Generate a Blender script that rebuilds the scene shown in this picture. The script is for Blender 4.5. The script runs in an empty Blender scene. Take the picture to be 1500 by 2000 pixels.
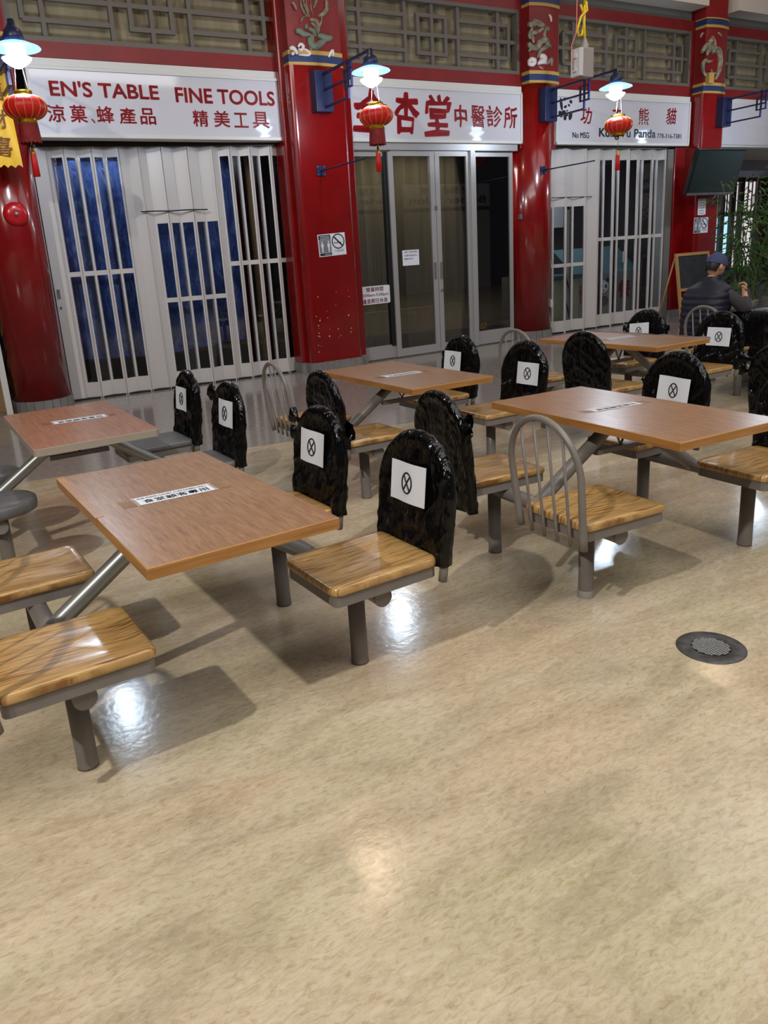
import bpy, bmesh, math, random
from mathutils import Vector, Matrix, noise
random.seed(7)
PI = math.pi
sc = bpy.context.scene
COL = sc.collection

# ------------------------------------------------------------------ camera
FL, YAW, PITCH, ROLL, H = 1469.74, 0.49741829975255786, 0.2775831289156334, -0.07177179504370816, 1.5471257784388421
KX, KY = -68.36959, -72.49267
def cam_axes():
    cy, sy, cp, sp = math.cos(YAW), math.sin(YAW), math.cos(PITCH), math.sin(PITCH)
    f = Vector((sy*cp, cy*cp, -sp)); r = Vector((cy, -sy, 0)); u = r.cross(f)
    cr, sr = math.cos(ROLL), math.sin(ROLL)
    return cr*r + sr*u, -sr*r + cr*u, f
RR, UU, FF = cam_axes()
cam = bpy.data.objects.new('camera', bpy.data.cameras.new('camera'))
COL.objects.link(cam); sc.camera = cam
m = Matrix((RR, UU, -FF)).transposed().to_4x4(); m.translation = (0, 0, H)
cam.matrix_world = m
cam.data.sensor_width = 36; cam.data.sensor_fit = 'AUTO'
cam.data.lens = 36*FL/2000
cam.data.shift_x = -KX/2000; cam.data.shift_y = KY/2000
cam.data.clip_start = .05

# ------------------------------------------------------------------ frames
# every thing is laid out in the frame it belongs to: the room, the storefront or one table
class Frame:
    def __init__(s, o, a): s.o = Vector(o); s.a = a
    def w(s, p):
        c, q = math.cos(s.a), math.sin(s.a)
        return Vector((s.o.x + p[0]*c - p[1]*q, s.o.y + p[0]*q + p[1]*c, s.o.z + p[2]))
ROOM = Frame((0, 0, 0), 0)
FA = 0.011557625
FAC = Frame((0, 9.99, 0), FA)      # storefront: x along it, y into it, z up
def ray(px, py): return FF*FL + RR*(px-750-KX) - UU*(py-1000-KY)
def fp(px, py, dy=0):              # where a point of the storefront plane lies
    d = ray(px, py); n = Vector((-math.sin(FA), math.cos(FA), 0)); O = Vector((0, 0, H)); p0 = Vector((0, 9.99, 0))
    t = (n.dot(p0-O)+dy)/n.dot(d); q = O + d*t - p0
    return q.x*math.cos(FA)+q.y*math.sin(FA), q.z + 0.0

# ------------------------------------------------------------------ materials
def mat(name, col, rough=.5, metal=0, **k):
    m = bpy.data.materials.new(name); m.use_nodes = True
    b = m.node_tree.nodes['Principled BSDF']
    b.inputs['Base Color'].default_value = (*col, 1); b.inputs['Roughness'].default_value = rough
    b.inputs['Metallic'].default_value = metal
    for kk, v in k.items():
        b.inputs[kk.replace('_', ' ')].default_value = v
    return m
def nt(m): return m.node_tree, m.node_tree.nodes['Principled BSDF']
def tex(m, stretch=(1, 1, 1), scale=5, detail=4, cols=None, bump=0, rough=None, dist=0, kind='noise', coord='Object', rot=(0, 0, 0), bscale=None, nrough=.55):
    t, b = nt(m); N, L = t.nodes, t.links
    tc = N.new('ShaderNodeTexCoord'); mp = N.new('ShaderNodeMapping')
    mp.inputs['Scale'].default_value = stretch; mp.inputs['Rotation'].default_value = rot
    L.new(tc.outputs[coord], mp.inputs['Vector'])
    if kind == 'noise':
        n = N.new('ShaderNodeTexNoise'); n.inputs['Scale'].default_value = scale; n.inputs['Detail'].default_value = detail
        n.inputs['Distortion'].default_value = dist; n.inputs['Roughness'].default_value = nrough
        o = n.outputs['Fac']
    elif kind == 'wave':
        n = N.new('ShaderNodeTexWave'); n.inputs['Scale'].default_value = scale; n.inputs['Distortion'].default_value = dist
        n.inputs['Detail'].default_value = detail; n.inputs['Detail Scale'].default_value = 1.2
        o = n.outputs['Fac']
    else:
        n = N.new('ShaderNodeTexVoronoi'); n.inputs['Scale'].default_value = scale
        o = n.outputs['Distance']
    L.new(mp.outputs[0], n.inputs['Vector'])
    if cols:
        r = N.new('ShaderNodeValToRGB'); L.new(o, r.inputs[0]); e = r.color_ramp.elements
        while len(e) < len(cols): e.new(.5)
        for el, (p, c) in zip(e, cols): el.position = p; el.color = (*c, 1)
        if cols and b.inputs['Base Color'].is_linked:
            mx = N.new('ShaderNodeMix'); mx.data_type = 'RGBA'; mx.blend_type = 'MULTIPLY'; mx.inputs[0].default_value = 1
            old = b.inputs['Base Color'].links[0].from_socket
            L.new(old, mx.inputs[6]); L.new(r.outputs[0], mx.inputs[7]); L.new(mx.outputs[2], b.inputs['Base Color'])
        else:
            L.new(r.outputs[0], b.inputs['Base Color'])
    if bump:
        bp = N.new('ShaderNodeBump'); bp.inputs['Strength'].default_value = bump; bp.inputs['Distance'].default_value = bscale or .01
        L.new(o, bp.inputs['Height'])
        if b.inputs['Normal'].is_linked: L.new(b.inputs['Normal'].links[0].from_socket, bp.inputs['Normal'])
        L.new(bp.outputs[0], b.inputs['Normal'])
    if rough:
        mr = N.new('ShaderNodeMapRange'); mr.inputs[3].default_value = rough[0]; mr.inputs[4].default_value = rough[1]
        L.new(o, mr.inputs[0]); L.new(mr.outputs[0], b.inputs['Roughness'])
    return m
def srgb(*c): return tuple((v/255/12.92 if v < 11 else ((v/255+.055)/1.055)**2.4) for v in c)

M = {}
M['lino'] = mat('beige_marbled_linoleum', srgb(190, 172, 135), .3)
tex(M['lino'], (1, 3.0, 1), 1.9, 7, [(.30, srgb(178, 166, 147)), (.5, srgb(197, 185, 165)), (.70, srgb(210, 199, 179))], dist=.9, rot=(0, 0, .12))
tex(M['lino'], (1, 1.6, 1), .9, 3, [(.35, srgb(246, 250, 243)), (.5, (1, 1, 1)), (.65, srgb(255, 248, 243))], dist=.5)
tex(M['lino'], (1, 2.6, 1), 26, 8, [(.32, srgb(208, 194, 172)), (.45, srgb(236, 228, 214)), (.58, srgb(250, 246, 238)), (.72, (1, 1, 1))], dist=.8, rot=(0, 0, .2), nrough=.75)
tex(M['lino'], (1, 1, 1), 34, 3, bump=.05, rough=(.13, .2), bscale=.01)
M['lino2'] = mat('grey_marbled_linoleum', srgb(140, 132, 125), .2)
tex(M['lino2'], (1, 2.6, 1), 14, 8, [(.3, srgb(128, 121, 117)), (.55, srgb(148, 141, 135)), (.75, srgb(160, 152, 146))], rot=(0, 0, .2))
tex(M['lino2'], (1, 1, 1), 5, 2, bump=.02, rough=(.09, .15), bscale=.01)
M['red'] = mat('glossy_red_paint', srgb(126, 8, 10), .2, Coat_Weight=.5, Coat_Roughness=.08)
tex(M['red'], (1, 1, 1), 3, 3, [(.3, srgb(112, 5, 7)), (.7, srgb(130, 8, 9))], bump=.05, bscale=.02)
M['redmat'] = mat('satin_red_paint', srgb(146, 22, 22), .4)
tex(M['redmat'], (1, 1, 1), 3, 3, [(.3, srgb(112, 14, 17)), (.7, srgb(126, 20, 22))])
M['chip'] = mat('bare_plaster_chip', srgb(200, 180, 170), .8)
M['tile'] = mat('grey_base_tile', srgb(120, 118, 116), .35)
t_, b_ = nt(M['tile'])
tex(M['tile'], (1, 1, 1), 8, 3, [(.3, srgb(112, 110, 109)), (.7, srgb(130, 128, 126))])
M['grout'] = mat('pale_grout', srgb(150, 148, 145), .7)
M['yel'] = mat('ochre_paint', srgb(176, 140, 72), .5)
M['bandblue'] = mat('navy_paint', srgb(28, 48, 92), .45)
M['blue'] = mat('royal_blue_enamel', srgb(15, 25, 66), .4)
M['cream'] = mat('cream_backing_board', srgb(142, 130, 104), .7)
tex(M['cream'], (6, 1, .6), 1.2, 3, [(.3, srgb(128, 116, 92)), (.7, srgb(152, 140, 112))])
M['lat'] = mat('grey_brown_timber_paint', srgb(98, 91, 84), .5)
M['sign'] = mat('white_acrylic_sign_face', srgb(200, 198, 206), .05)
M['frame'] = mat('white_sign_frame', srgb(205, 203, 200), .4)
M['txtred'] = mat('crimson_vinyl_lettering', srgb(184, 24, 34), .4)
M['txtblk'] = mat('black_vinyl_lettering', srgb(26, 28, 34), .4)
M['txtgrn'] = mat('dark_teal_vinyl_lettering', srgb(30, 70, 70), .4)
M['shut'] = mat('white_powder_coated_shutter', srgb(196, 191, 190), .35)
M['alu'] = mat('satin_aluminium', srgb(170, 167, 168), .35, .3)
M['black'] = mat('black_rubber', srgb(18, 18, 20), .5)
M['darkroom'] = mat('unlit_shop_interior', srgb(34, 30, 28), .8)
M['olive'] = mat('olive_brown_curtain', srgb(82, 74, 54), .8)
tex(M['olive'], (8, 1, .4), 1, 4, [(.3, srgb(88, 80, 62)), (.7, srgb(112, 104, 82))])
M['tarp'] = mat('blue_tarpaulin', srgb(30, 62, 130), .45)
tex(M['tarp'], (2, 1, 1), 4, 8, [(.25, srgb(26, 48, 112)), (.5, srgb(46, 80, 152)), (.75, srgb(104, 130, 180))], bump=.6, bscale=.05, dist=1.5)
M['gunmetal'] = mat('grey_painted_steel', srgb(118, 112, 108), .38)
tex(M['gunmetal'], (1, 1, 1), 6, 4, [(.3, srgb(110, 104, 100)), (.7, srgb(124, 118, 114))])
M['steelbare'] = mat('brushed_steel', srgb(140, 140, 138), .38, .6)
M['scuff'] = mat('scuffed_steel', srgb(150, 146, 140), .6)
M['lam'] = mat('wood_grain_laminate', srgb(172, 126, 84), .28)
tex(M['lam'], (16, 1.1, 1), 4, 6, [(.3, srgb(138, 102, 72)), (.5, srgb(154, 116, 83)), (.72, srgb(164, 127, 94))], dist=.5)
tex(M['lam'], (40, 1.6, 1), 7, 3, [(.42, srgb(222, 214, 206)), (.52, (1, 1, 1))])
M['lamr'] = mat('reddish_wood_grain_laminate', srgb(178, 116, 84), .25)
tex(M['lamr'], (16, 1.1, 1), 4, 6, [(.3, srgb(146, 100, 74)), (.5, srgb(160, 113, 86)), (.72, srgb(170, 126, 100))], dist=.5)
M['edge'] = mat('honey_wood_edge', srgb(176, 118, 52), .35)
tex(M['edge'], (1.5, 1.5, 30), 3, 4, [(.3, srgb(148, 100, 48)), (.7, srgb(180, 130, 74))])
M['edgeg'] = mat('grey_vinyl_edge', srgb(158, 146, 132), .4)
M['under'] = mat('dark_underside', srgb(92, 80, 70), .7)
M['oak'] = mat('varnished_golden_oak', srgb(200, 148, 76), .3, Coat_Weight=.35, Coat_Roughness=.16)
tex(M['oak'], (1.2, 9, 1), 3.2, 3, [(.2, srgb(116, 82, 48)), (.36, srgb(168, 130, 78)), (.55, srgb(190, 152, 96)), (.8, srgb(172, 136, 82))], dist=2.2)
tex(M['oak'], (2.5, 50, 1), 3, 5, [(.36, srgb(176, 150, 116)), (.5, (1, 1, 1))], dist=.4)
M['greyseat'] = mat('dark_grey_seat', srgb(96, 94, 94), .45)
tex(M['greyseat'], (1, 4, 1), 6, 5, [(.3, srgb(84, 83, 84)), (.7, srgb(110, 108, 108))])
M['bag'] = mat('black_bin_liner', srgb(8, 8, 10), .16, Specular_IOR_Level=.3)
tex(M['bag'], (1, 1, .3), 17, 2, bump=.75, bscale=.014, dist=2.4, nrough=.35)
M['paper'] = mat('white_paper', srgb(222, 226, 236), .6)
M['ink'] = mat('black_ink', srgb(28, 28, 34), .6)
M['greyink'] = mat('grey_ink', srgb(120, 120, 128), .6)
M['redink'] = mat('dark_red_ink', srgb(150, 30, 40), .6)
M['tape'] = mat('clear_tape', srgb(176, 138, 98), .12, Alpha=.3)
M['ductape'] = mat('grey_tape', srgb(130, 128, 126), .5)
M['lan'] = mat('red_lantern_silk', srgb(205, 20, 22), .45, Subsurface_Weight=.0)
M['lanrib'] = mat('gold_lantern_rib', srgb(225, 150, 50), .4)
M['gold'] = mat('gold_foil', srgb(214, 168, 52), .22, .9)
M['fringe'] = mat('dark_red_fringe', srgb(124, 14, 18), .7)
tex(M['fringe'], (60, 60, 1), 3, 2, [(.35, srgb(90, 8, 12)), (.65, srgb(150, 20, 24))])
M['string'] = mat('pale_string', srgb(150, 140, 135), .8)
M['lampcap'] = mat('dark_blue_lamp_cap', srgb(30, 38, 70), .35)
def glass(name, col, rough=.0, alpha=.25):
    g = mat(name, col, rough); b = nt(g)[1]
    b.inputs['Transmission Weight'].default_value = 1; b.inputs['IOR'].default_value = 1.35
    return g
def pane(name, col, refl=.12):
    # thin window glass: lets light straight through, mirrors a little
    m = bpy.data.materials.new(name); m.use_nodes = True; t = m.node_tree; N, L = t.nodes, t.links; N.clear()
    o = N.new('ShaderNodeOutputMaterial'); mx = N.new('ShaderNodeMixShader'); tr = N.new('ShaderNodeBsdfTransparent'); gl = N.new('ShaderNodeBsdfGlossy')
    lw = N.new('ShaderNodeFresnel'); lw.inputs[0].default_value = 1.6
    tr.inputs[0].default_value = (*col, 1); gl.inputs['Roughness'].default_value = .02; gl.inputs[0].default_value = (.9, .92, .95, 1)
    ma = N.new('ShaderNodeMath'); ma.operation = 'ADD'; ma.inputs[1].default_value = refl; ma.use_clamp = True
    L.new(lw.outputs[0], ma.inputs[0]); L.new(ma.outputs[0], mx.inputs[0]); L.new(tr.outputs[0], mx.inputs[1]); L.new(gl.outputs[0], mx.inputs[2]); L.new(mx.outputs[0], o.inputs[0])
    return m
M['pane'] = pane('smoked_door_glass', (.72, .71, .66), .07)
M['pane2'] = pane('shutter_window_glass', (.9, .92, .95), .01)
M['lampglass'] = pane('blue_tinted_lamp_glass', (.35, .6, 1.0), .12)
def emit(name, col, s):
    m = mat(name, (0, 0, 0), .5); b = nt(m)[1]
    b.inputs['Emission Color'].default_value = (*col, 1); b.inputs['Emission Strength'].default_value = s
    return m
M['bulb'] = emit('lit_bulb', (.75, .86, 1), 60)
M['litglass'] = emit('glowing_lamp_shade', (.25, .5, 1.0), 2.2)
M['litcore'] = emit('glowing_lamp_glass', (.66, .83, 1.0), 14)
M['winlit'] = emit('daylit_window', (.95, .85, .9), .75)
M['winblue'] = emit('bright_blue_window', (.45, .8, 1), 1.1)
M['wall'] = mat('off_white_plaster', srgb(190, 186, 180), .7)
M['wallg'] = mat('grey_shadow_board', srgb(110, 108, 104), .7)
M['lilac'] = mat('lilac_grey_plaster', srgb(110, 104, 118), .6)
M['brown'] = mat('dark_brown_window_frame', srgb(44, 32, 34), .5)
M['belly'] = mat('bright_red_enamel', srgb(176, 16, 28), .25)
M['screen'] = mat('dark_green_black_screen', srgb(40, 50, 50), .12)
M['plasticblk'] = mat('black_plastic', srgb(16, 16, 18), .3)
M['pine'] = mat('pale_pine', srgb(178, 138, 88), .5)
M['slate'] = mat('chalkboard', srgb(40, 42, 46), .7)
tex(M['slate'], (1, 1, 1), 4, 5, [(.3, srgb(34, 36, 40)), (.8, srgb(58, 60, 64))])
M['leaf'] = mat('bamboo_leaf', srgb(52, 92, 44), .45)
tex(M['leaf'], (1, 1, 1), 3, 2, [(.3, srgb(34, 66, 32)), (.7, srgb(88, 126, 66))])
M['cane'] = mat('bamboo_cane', srgb(92, 96, 54), .5)
M['pot'] = mat('grey_planter', srgb(146, 144, 132), .6)
M['soil'] = mat('soil', srgb(40, 32, 26), .9)
M['yrope'] = mat('yellow_cable', srgb(222, 188, 30), .4)
M['pink'] = mat('salmon_cord', srgb(226, 120, 110), .5)
M['box'] = mat('grey_metal_box', srgb(150, 142, 140), .45)
M['boxw'] = mat('white_socket_plate', srgb(196, 196, 198), .4)
M['relief'] = mat('painted_relief_stone', srgb(150, 142, 118), .5)
tex(M['relief'], (1, 1, 1), 14, 3, [(.35, srgb(92, 86, 70)), (.65, srgb(150, 142, 122))])
M['reliefw'] = mat('white_relief', srgb(205, 196, 192), .5)
M['reliefg'] = mat('pale_green_relief', srgb(104, 112, 96), .5)
M['skin'] = mat('skin', srgb(196, 146, 118), .5)
M['hair'] = mat('black_hair', srgb(16, 14, 14), .5)
M['cap'] = mat('slate_blue_cap_cloth', srgb(58, 64, 102), .8)
M['vest'] = mat('navy_quilted_nylon', srgb(11, 12, 34), .6)
M['sleeve'] = mat('charcoal_cloth', srgb(54, 50, 56), .8)
tex(M['sleeve'], (1, 1, 1), 9, 3, bump=.4, bscale=.02)
M['jeans'] = mat('dark_navy_denim', srgb(26, 30, 50), .8)
M['shoe'] = mat('off_white_trainer', srgb(200, 192, 180), .6)
M['card'] = mat('brown_cardboard', srgb(150, 118, 78), .7)
M['clutter'] = mat('grey_crumpled_plastic', srgb(96, 94, 104), .4)
M['banner'] = mat('yellow_banner_cloth', srgb(208, 160, 24), .6)
M['bannerink'] = mat('orange_brown_print', srgb(150, 92, 30), .6)
M['counter'] = mat('pale_green_counter', srgb(150, 158, 126), .5)
M['teal'] = mat('dark_teal_counter_glass', srgb(60, 82, 84), .25)
M['drainring'] = mat('dark_grey_drain_ring', srgb(66, 64, 64), .45)
tex(M['drainring'], (1, 1, 1), 30, 5, [(.35, srgb(54, 52, 54)), (.7, srgb(84, 82, 82))], bump=.3, bscale=.003)
M['redcloth'] = mat('dull_red_cloth', srgb(90, 20, 26), .8)
M['poster'] = mat('pale_grey_poster', srgb(128, 132, 134), .6)

# ------------------------------------------------------------------ mesh builder
class MB:
    def __init__(s): s.v = []; s.f = []; s.smooth = []; s.mi = []; s.cur = 0
    def add(s, vs, fs, sm=False):
        o = len(s.v); s.v += [tuple(v) for v in vs]; s.f += [tuple(i+o for i in f) for f in fs]; s.smooth += [sm]*len(fs); s.mi += [s.cur]*len(fs); return s
    def box(s, x0, x1, y0, y1, z0, z1):
        v = [(x, y, z) for z in (z0, z1) for y in (y0, y1) for x in (x0, x1)]
        return s.add(v, [(0, 2, 3, 1), (4, 5, 7, 6), (0, 1, 5, 4), (2, 6, 7, 3), (0, 4, 6, 2), (1, 3, 7, 5)])
    def bevbox(s, x0, x1, y0, y1, z0, z1, b=.01):
        # box with chamfered edges
        bm = bmesh.new(); bmesh.ops.create_cube(bm, size=1)
        for v in bm.verts: v.co = ((x0+x1)/2+v.co.x*(x1-x0), (y0+y1)/2+v.co.y*(y1-y0), (z0+z1)/2+v.co.z*(z1-z0))
        bmesh.ops.bevel(bm, geom=bm.edges[:], offset=b, segments=2, affect='EDGES', profile=.6)
        return s.bm(bm)
    def bm(s, bm, sm=False):
        bm.verts.index_update(); s.add([v.co[:] for v in bm.verts], [[v.index for v in f.verts] for f in bm.faces], sm); bm.free(); return s
    def tube(s, pts, r, n=10, cap=True, rf=None):
        pts = [Vector(p) for p in pts]; rs = r if isinstance(r, (list, tuple)) else [r]*len(pts)
        up = None; vs = []; fs = []
        for i, p in enumerate(pts):
            t = (pts[min(i+1, len(pts)-1)] - pts[max(i-1, 0)]).normalized()
            if up is None: up = Vector((0, 0, 1)) if abs(t.z) < .9 else Vector((1, 0, 0))
            a = t.cross(up).normalized(); b = a.cross(t).normalized(); up = b
            for k in range(n):
                q = 2*PI*k/n; vs.append(p + (a*math.cos(q) + b*math.sin(q))*rs[i])
        for i in range(len(pts)-1):
            for k in range(n):
                fs.append((i*n+k, i*n+(k+1) % n, (i+1)*n+(k+1) % n, (i+1)*n+k))
        s.add(vs, fs, True)
        if cap:
            o = len(s.v)-len(vs); s.f += [tuple(o+k for k in reversed(range(n))), tuple(o+len(vs)-n+k for k in range(n))]; s.smooth += [False]*2; s.mi += [s.cur]*2
        return s
    def lathe(s, prof, c=(0, 0, 0), n=24, cap=False):
        vs = []; fs = []
        for r, z in prof:
            for k in range(n): vs.append((c[0]+r*math.cos(2*PI*k/n), c[1]+r*math.sin(2*PI*k/n), c[2]+z))
        for i in range(len(prof)-1):
            for k in range(n): fs.append((i*n+k, i*n+(k+1) % n, (i+1)*n+(k+1) % n, (i+1)*n+k))
        s.add(vs, fs, True)
        if cap:
            o = len(s.v)-len(vs); s.f += [tuple(o+k for k in reversed(range(n))), tuple(o+len(vs)-n+k for k in range(n))]; s.smooth += [False]*2; s.mi += [s.cur]*2
        return s
    def prism(s, poly, z0, z1, plane='xy', y=0):
        n = len(poly)
        if plane == 'xy': v = [(p[0], p[1], z) for z in (z0, z1) for p in poly]
        else: v = [(p[0], z, p[1]) for z in (z0, z1) for p in poly]
        return s.add(v, [tuple(reversed(range(n))), tuple(range(n, 2*n))] + [(i, (i+1) % n, n+(i+1) % n, n+i) for i in range(n)])
    def grid(s, P, nu, nv, closed=False, sm=True):
        vs = [P(i, j) for j in range(nv+1) for i in range(nu if closed else nu+1)]
        w = nu if closed else nu+1
        fs = [(j*w+i, j*w+(i+1) % w, (j+1)*w+(i+1) % w, (j+1)*w+i) for j in range(nv) for i in range(nu)]
        return s.add(vs, fs, sm)
    def tr(s, fn): s.v = [tuple(fn(v)) for v in s.v]; return s

def mesh_obj(name, mb, mt, parent=None, base=(0, 0, 0), keep=True):
    me = bpy.data.meshes.new(name)
    b = Vector(base)
    me.from_pydata([Vector(v)-b for v in mb.v], [], mb.f)
    me.polygons.foreach_set('use_smooth', mb.smooth)
    ms = mt if isinstance(mt, (list, tuple)) else [mt]
    for q in ms: me.materials.append(M[q])
    if len(ms) > 1: me.polygons.foreach_set('material_index', mb.mi)
    bm = bmesh.new(); bm.from_mesh(me); bmesh.ops.recalc_face_normals(bm, faces=bm.faces); bm.to_mesh(me); bm.free()
    me.update()
    o = bpy.data.objects.new(name, me); COL.objects.link(o)
    if parent: o.parent = parent
    return o
BASE = {}
def tag(o, label, cat, group=None, kind=None):
    if label: o['label'] = label
    if cat: o['category'] = cat
    if group: o['group'] = group
    if kind: o['kind'] = kind
    return o
def thing(name, label, cat, base=(0, 0, 0), fr=ROOM, group=None):
    o = bpy.data.objects.new(name, None); COL.objects.link(o); o.empty_display_size = .1
    o.location = fr.w(base); o.rotation_euler = (0, 0, fr.a); BASE[o.name] = Vector(base)
    return tag(o, label, cat, group)
def part(name, mb, mt, parent, label=None, root=None):
    # mb is given in the frame coordinates of the thing
    o = mesh_obj(name, mb, mt, parent, BASE[(root or parent).name])
    if label: o['label'] = label
    BASE[o.name] = BASE[(root or parent).name]
    return o
def single(name, mb, mt, label, cat, base, fr=ROOM, group=None, kind=None):
    o = mesh_obj(name, mb, mt, None, base); o.location = fr.w(base); o.rotation_euler = (0, 0, fr.a); BASE[o.name] = Vector(base)
    return tag(o, label, cat, group, kind)
def struct(name, mb, mt, fr=ROOM):
    o = mesh_obj(name, mb, mt); o.location = fr.o; o.rotation_euler = (0, 0, fr.a); o['kind'] = 'structure'; BASE[o.name] = Vector((0, 0, 0)); return o
def kids(o): return [c for c in COL.objects if c.parent == o]
def copy_tree(o, parent=None):
    c = o.copy(); COL.objects.link(c)
    if parent: c.parent = parent
    for k in kids(o): copy_tree(k, c)
    return c

# lettering: characters set in the built-in typeface, turned to mesh and fitted to a rectangle
def text_mesh(body, bold=0.0, shear=0, ext=.0, spacing=1):
    cu = bpy.data.curves.new('lettering', 'FONT'); cu.body = body; cu.offset = bold; cu.shear = shear; cu.extrude = ext; cu.space_character = spacing
    cu.resolution_u = 4
    o = bpy.data.objects.new('lettering', cu); COL.objects.link(o)
    bpy.context.view_layer.update()
    me = bpy.data.meshes.new_from_object(o.evaluated_get(bpy.context.evaluated_depsgraph_get()))
    bpy.data.objects.remove(o); bpy.data.curves.remove(cu)
    vs = [v.co.copy() for v in me.vertices]; fs = [tuple(p.vertices) for p in me.polygons]; bpy.data.meshes.remove(me)
    return vs, fs
def letter(mb, body, x0, x1, z0, z1, put, bold=0.0, shear=0, wob=0):
    vs, fs = text_mesh(body, 0, shear)
    if not vs: return
    rb = bold*abs(z1-z0)*.9; sgx = 1 if x1 > x0 else -1
    ax, bx = min(v.x for v in vs), max(v.x for v in vs); ay, by = min(v.y for v in vs), max(v.y for v in vs)
    out = []
    for v in vs:
        a = (v.x-ax)/max(bx-ax, 1e-6); b = (v.y-ay)/max(by-ay, 1e-6)
        x = x0+(x1-x0)*a; z = z0+(z1-z0)*b
        if wob: x += wob*noise.noise(Vector((x*9, z*9, 3))); z += wob*noise.noise(Vector((x*9, z*9, 8)))
        out.append((x, z))
    sh = [(0, 0)] if rb < 1e-5 else [(rb*math.cos(q), rb*math.sin(q)) for q in [PI/4*k for k in range(8)]]
    for a, b in sh: mb.add([put(x+a, z+b) for x, z in out], fs)

# ================================================================== ROOM
flb = [(-14, 7.05), (-2, 6.9), (0.61, 6.42), (2.74, 6.05), (4.5, 5.88), (7.4, 6.05), (10.7, 7.3), (16, 9.0), (40, 9.0)]
flb = [(-14, 9.2), (0.61, 6.43), (4.5, 5.86), (5.6, 5.75), (11.2, 7.9), (16, 9.2), (40, 9.6)]
mb = MB(); mb.cur = 0
vs = []
n = len(flb)
mb.add([(x, -8, 0) for x, y in flb]+[(x, y, 0) for x, y in flb], [(i, i+1, n+i+1, n+i) for i in range(n-1)])
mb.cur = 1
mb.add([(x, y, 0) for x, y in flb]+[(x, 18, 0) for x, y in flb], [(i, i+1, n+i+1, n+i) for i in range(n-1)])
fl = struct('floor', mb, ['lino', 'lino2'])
mb = MB().box(-14, 40, -8, 18, 7.6, 7.7); struct('ceiling', mb, 'wall')

# opposite side of the hall, seen only mirrored in the door glass
mb = MB().box(-14, 40, -6.3, -6.1, 0, 7.6)
struct('wall_back', mb, 'lilac')
mb = MB().box(-14.1, -14, -8, 18, 0, 7.6); struct('wall_left', mb, 'wall')
for k, (x0, x1, txt) in enumerate([(14.7, 17.6, 'Barber Shop'), (18.1, 22.6, 'Barber Salon')]):
    t = thing('shop_sign', ['white barber sign across the hall, mirrored in the left fixed glass panel', 'wide white barber sign across the hall, mirrored behind the glass door handles'][k], 'sign', (x0, -6.1, 3.3))
    part('sign_panel', MB().box(x0, x1, -6.09, -5.98, 3.35, 4.25), 'sign', t)
    mb = MB(); letter(mb, txt, x1-.25, x0+.25, 3.5, 3.78, lambda x, z: (x, -5.97, z), .01)
    part('lettering', mb, 'txtblk', t)
    mb = MB(); letter(mb, '理髮廳', x1-.6, x0+.8, 3.88, 4.15, lambda x, z: (x, -5.97, z), .01)
    part('chinese_lettering', mb, 'txtred', t)
    mb = MB().box(x0, x1, -6.09, -6.0, 0.0, 3.2)
    for i in range(int((x1-x0)/.16)): mb.box(x0+i*.16, x0+i*.16+.03, -6.0, -5.96, .05, 3.2)
    tag(mesh_obj('folding_shutter', mb, 'shut'), ['closed white shutter below the nearer barber sign across the hall', 'closed white shutter below the wider barber sign across the hall'][k], 'shutter')

# ================================================================== STOREFRONT
def fbox(x0, x1, y0, y1, z0, z1): return MB().box(x0, x1, y0, y1, z0, z1)
LAT0, LAT1 = 4.19, 5.10
# main wall above the shops: red frame members, one per bay, and the white fascia
bays = [(-3.2, 0.95), (1.50, 4.88), (5.74, 9.08), (9.88, 13.24), (14.22, 17.6)]
tn = 1
for i, (x0, x1) in enumerate(bays):
    mb = MB().box(x0, x1, 0.0, .16, 4.02, LAT0).box(x0, x1, 0, .16, LAT1, 5.27)
    mb.box(x0-.1, x0+.0, 0, .16, 3.1, 5.27).box(x1, x1+.1, 0, .16, 3.1, 5.27)
    struct('trim_%d' % tn, mb, 'redmat', FAC); tn += 1
mb = MB()
for (x0, x1) in [(-14, 1.0), (1.45, 4.9), (5.7, 9.2), (9.85, 13.3), (14.15, 19.0)]:
    mb.cur = 1; mb.box(x0, x1, .06, .25, 5.27, 5.44)  # recessed grey strip, shade under the fascia put into its colour
    mb.cur = 0; mb.box(x0, x1, -.28, .25, 5.44, 7.6)
mb.cur = 0
mb.box(19.0, 40, 2.8, 3.0, 3.3, 7.6)
struct('wall_front', mb, ['wall', 'wallg'], FAC)

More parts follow.
